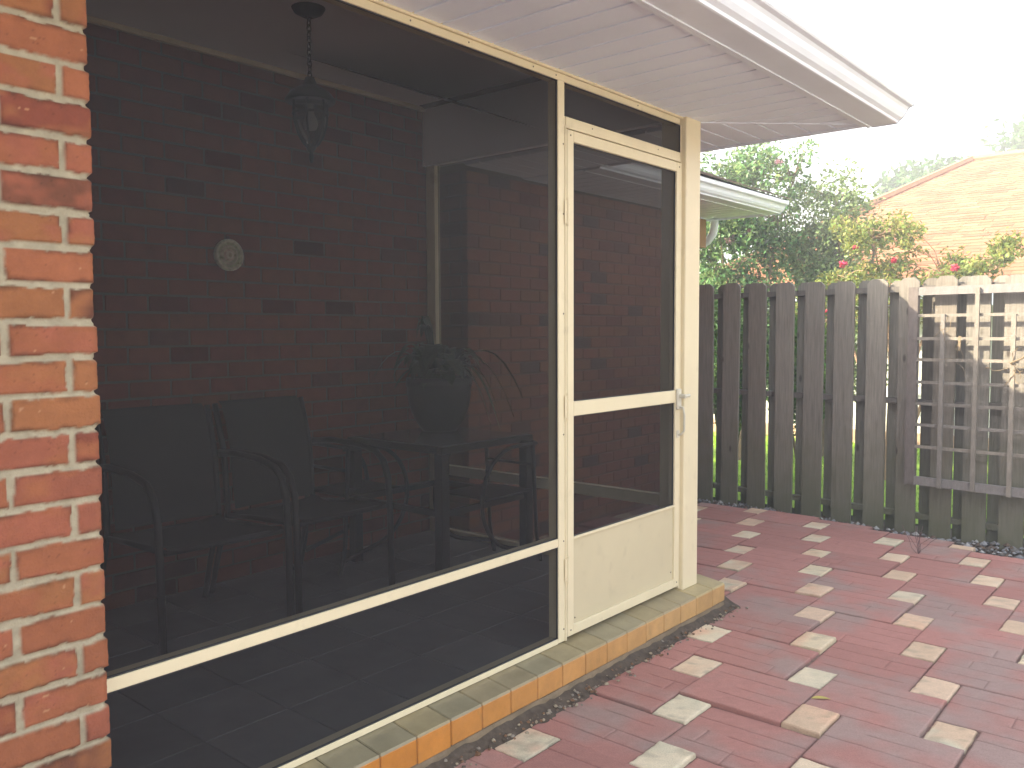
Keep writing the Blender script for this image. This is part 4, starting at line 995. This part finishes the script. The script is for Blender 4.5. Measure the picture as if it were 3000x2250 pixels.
# open crape myrtle with red flowers in front of the roof
cl = []
for (cx, cz, s, n) in ((-.55, 1.95, .33, 12), (-.30, 2.35, .28, 9), (-.05, 2.05, .30, 10), (.15, 2.35, .2, 5), (.25, 1.80, .30, 11), (.50, 2.10, .16, 4), (.62, 1.85, .2, 6), (.78, 2.02, .15, 6), (.93, 2.14, .13, 5), (1.04, 2.22, .09, 4), (-.12, 2.52, .24, 9), (.12, 2.45, .17, 6), (-.42, 2.45, .2, 7), (-.85, 1.70, .30, 9), (-.2, 1.65, .35, 12), (.45, 1.60, .2, 5), (.58, 2.05, .19, 9), (.70, 1.80, .2, 9), (.50, 1.85, .22, 9), (.78, 1.65, .10, 2)):
    cl += blob(r, (cx, r.uniform(-.3, .3), cz), s, s, s * .8, n, .45, .85, .2)
make_tree('flowering_myrtle_tree', 'open yellow green myrtle with red flower heads in front of the orange roof', 'tree', (-.55, 8.75, -.03),
          [[(-.1, 0, 0), (-.2, 0, .9), (-.4, 0, 1.5), (-.55, .1, 2.0)], [(0, 0, 0), (0, .1, 1.0), (-.05, .1, 1.7), (-.2, .1, 2.4)], [(.05, 0, 0), (.2, 0, 1.0), (.35, .05, 1.6), (.45, .1, 2.0)], [(.08, 0, 0), (.35, 0, .9), (.68, .05, 1.6), (.95, .05, 2.12)]],
          cl, 150, .17, .050, LM2, 43, flowers=([(-.33, -.35, 2.13), (-.22, -.35, 2.28), (.12, -.3, 2.14), (-.46, -.4, 1.66), (.62, -.2, 2.05), (.78, -.2, 1.80), (1.08, -.05, 1.72), (.28, -.4, 1.62), (.72, -.1, 1.55)], PINK, .034), trunk_r=.022, bark=(.34, .22, .14))
# low shrubs right behind the fence
for i, (x, y, s, lb) in enumerate(((-1.75, 7.75, .75, 'leafy bright green shrub behind the fence under the small eave'), (-1.05, 7.9, .6, 'smaller green shrub behind the fence between the trees'))):
    cl = blob(r, (0, 0, .85 * s + .55), .5 * s, .4 * s, .85 * s, 26, .7, 1.1)
    make_tree('garden_shrub', lb, 'shrub', (x, y, -.03), [[(0, 0, 0), (.05, 0, .6), (.05, 0, 1.1)], [(0, 0, 0), (-.15, .05, .6), (-.2, .05, 1.0)]], cl, 150, .2, .055, leafmat('shrub_leaf', (.11, .20, .03), .45, .03, .45), 60 + i, group='shrubs behind the fence', trunk_r=.02)
# distant trees
for i, (c, R, lb) in enumerate((((-5.0, 27.6, 0), .80, 'far round green tree just left of the orange roof'), ((-6.9, 28.3, 0), .60, 'lower far green tree beside the orange roof'), ((-1.9, 29.5, 0), .95, 'far green tree peeking over the ridge of the orange roof'))):
    cl = blob(r, (0, 0, 5.9 * R), 2.2 * R, 2.0 * R, 2.2 * R, 90, .8, 1.3, .55)
    make_tree('distant_tree', lb, 'tree', (c[0], c[1], -.05), [[(0, 0, 0), (.1, 0, 2.5 * R), (.2, 0, 5.5 * R)], [(0, 0, 2 * R), (.9 * R, .2, 4 * R), (1.2 * R, .2, 5.5 * R)], [(0, 0, 2 * R), (-.9 * R, .2, 4 * R), (-1.2 * R, .2, 5.5 * R)]], cl, 150, .75 * R, .24, LMF, 80 + i, group='distant trees past the neighbouring roof', trunk_r=.22)

# ================================================================== SMALL THINGS ON THE PAVERS
M['fallen'] = mat('fallen_leaf_skin', (.42, .34, .10), .7, .2, 30)
g = MB(); n = 10; vs = []
for i in range(n + 1):
    t = i / n; ww = .012 * math.sin(math.pi * t) ** .8 + .0006; x = -.035 + .07 * t
    vs += [(x, -ww, .004 + .004 * math.sin(3 * t)), (x, 0, .002), (x, ww, .006 + .003 * math.sin(4 * t))]
g.add(vs, [(3 * i + k, 3 * i + k + 1, 3 * i + 4 + k, 3 * i + 3 + k) for i in range(n) for k in (0, 1)])
lf = g.build('fallen_leaf', M['fallen'], normals=False); lf.location = (2.0224 + (.83 - 2.0224) * .962, 3.293 * .962, PZ + .002); lf.rotation_euler = (0, 0, math.radians(35))
tag(lf, 'small curled yellow leaf lying on the red pavers', 'leaf')
g = MB(); r = random.Random(77)
for k in range(9):
    p = Vector((0, 0, -.01)); d = Vector((r.gauss(0, .55), r.gauss(0, .55), 1)).normalized(); pts = [p]
    for i in range(4): d = (d + Vector((r.gauss(0, .25), r.gauss(0, .25), -.06))).normalized(); pts.append(pts[-1] + d * r.uniform(.03, .06))
    g.tube(pts, .0016, 5)
wd_ = g.build('dry_weed', mat('dry_weed_stem', (.16, .10, .10), .9, .3, 20)); wd_.location = (.56, 5.68, PZ)
tag(wd_, 'thin dry weed growing from a paver joint near the fence', 'weed')

# ================================================================== GLARE_HAZE: thin volume added to imitate veiling glare in the lens
hzm = bpy.data.materials.new('glare_haze_volume'); hzm.use_nodes = True; _t = hzm.node_tree; _t.nodes.remove(_t.nodes["Principled BSDF"])
_v = _t.nodes.new("ShaderNodeVolumePrincipled"); _v.inputs['Color'].default_value = (.95, .96, 1, 1); _v.inputs['Density'].default_value = GLARE_HAZE; _v.inputs['Anisotropy'].default_value = 0
_t.links.new(_v.outputs[0], _t.nodes["Material Output"].inputs['Volume'])
g = MB(); g.box((-70, -50, -1.3), (70, 100, 12)); tag(g.build('glare_haze', hzm), kind='stuff')
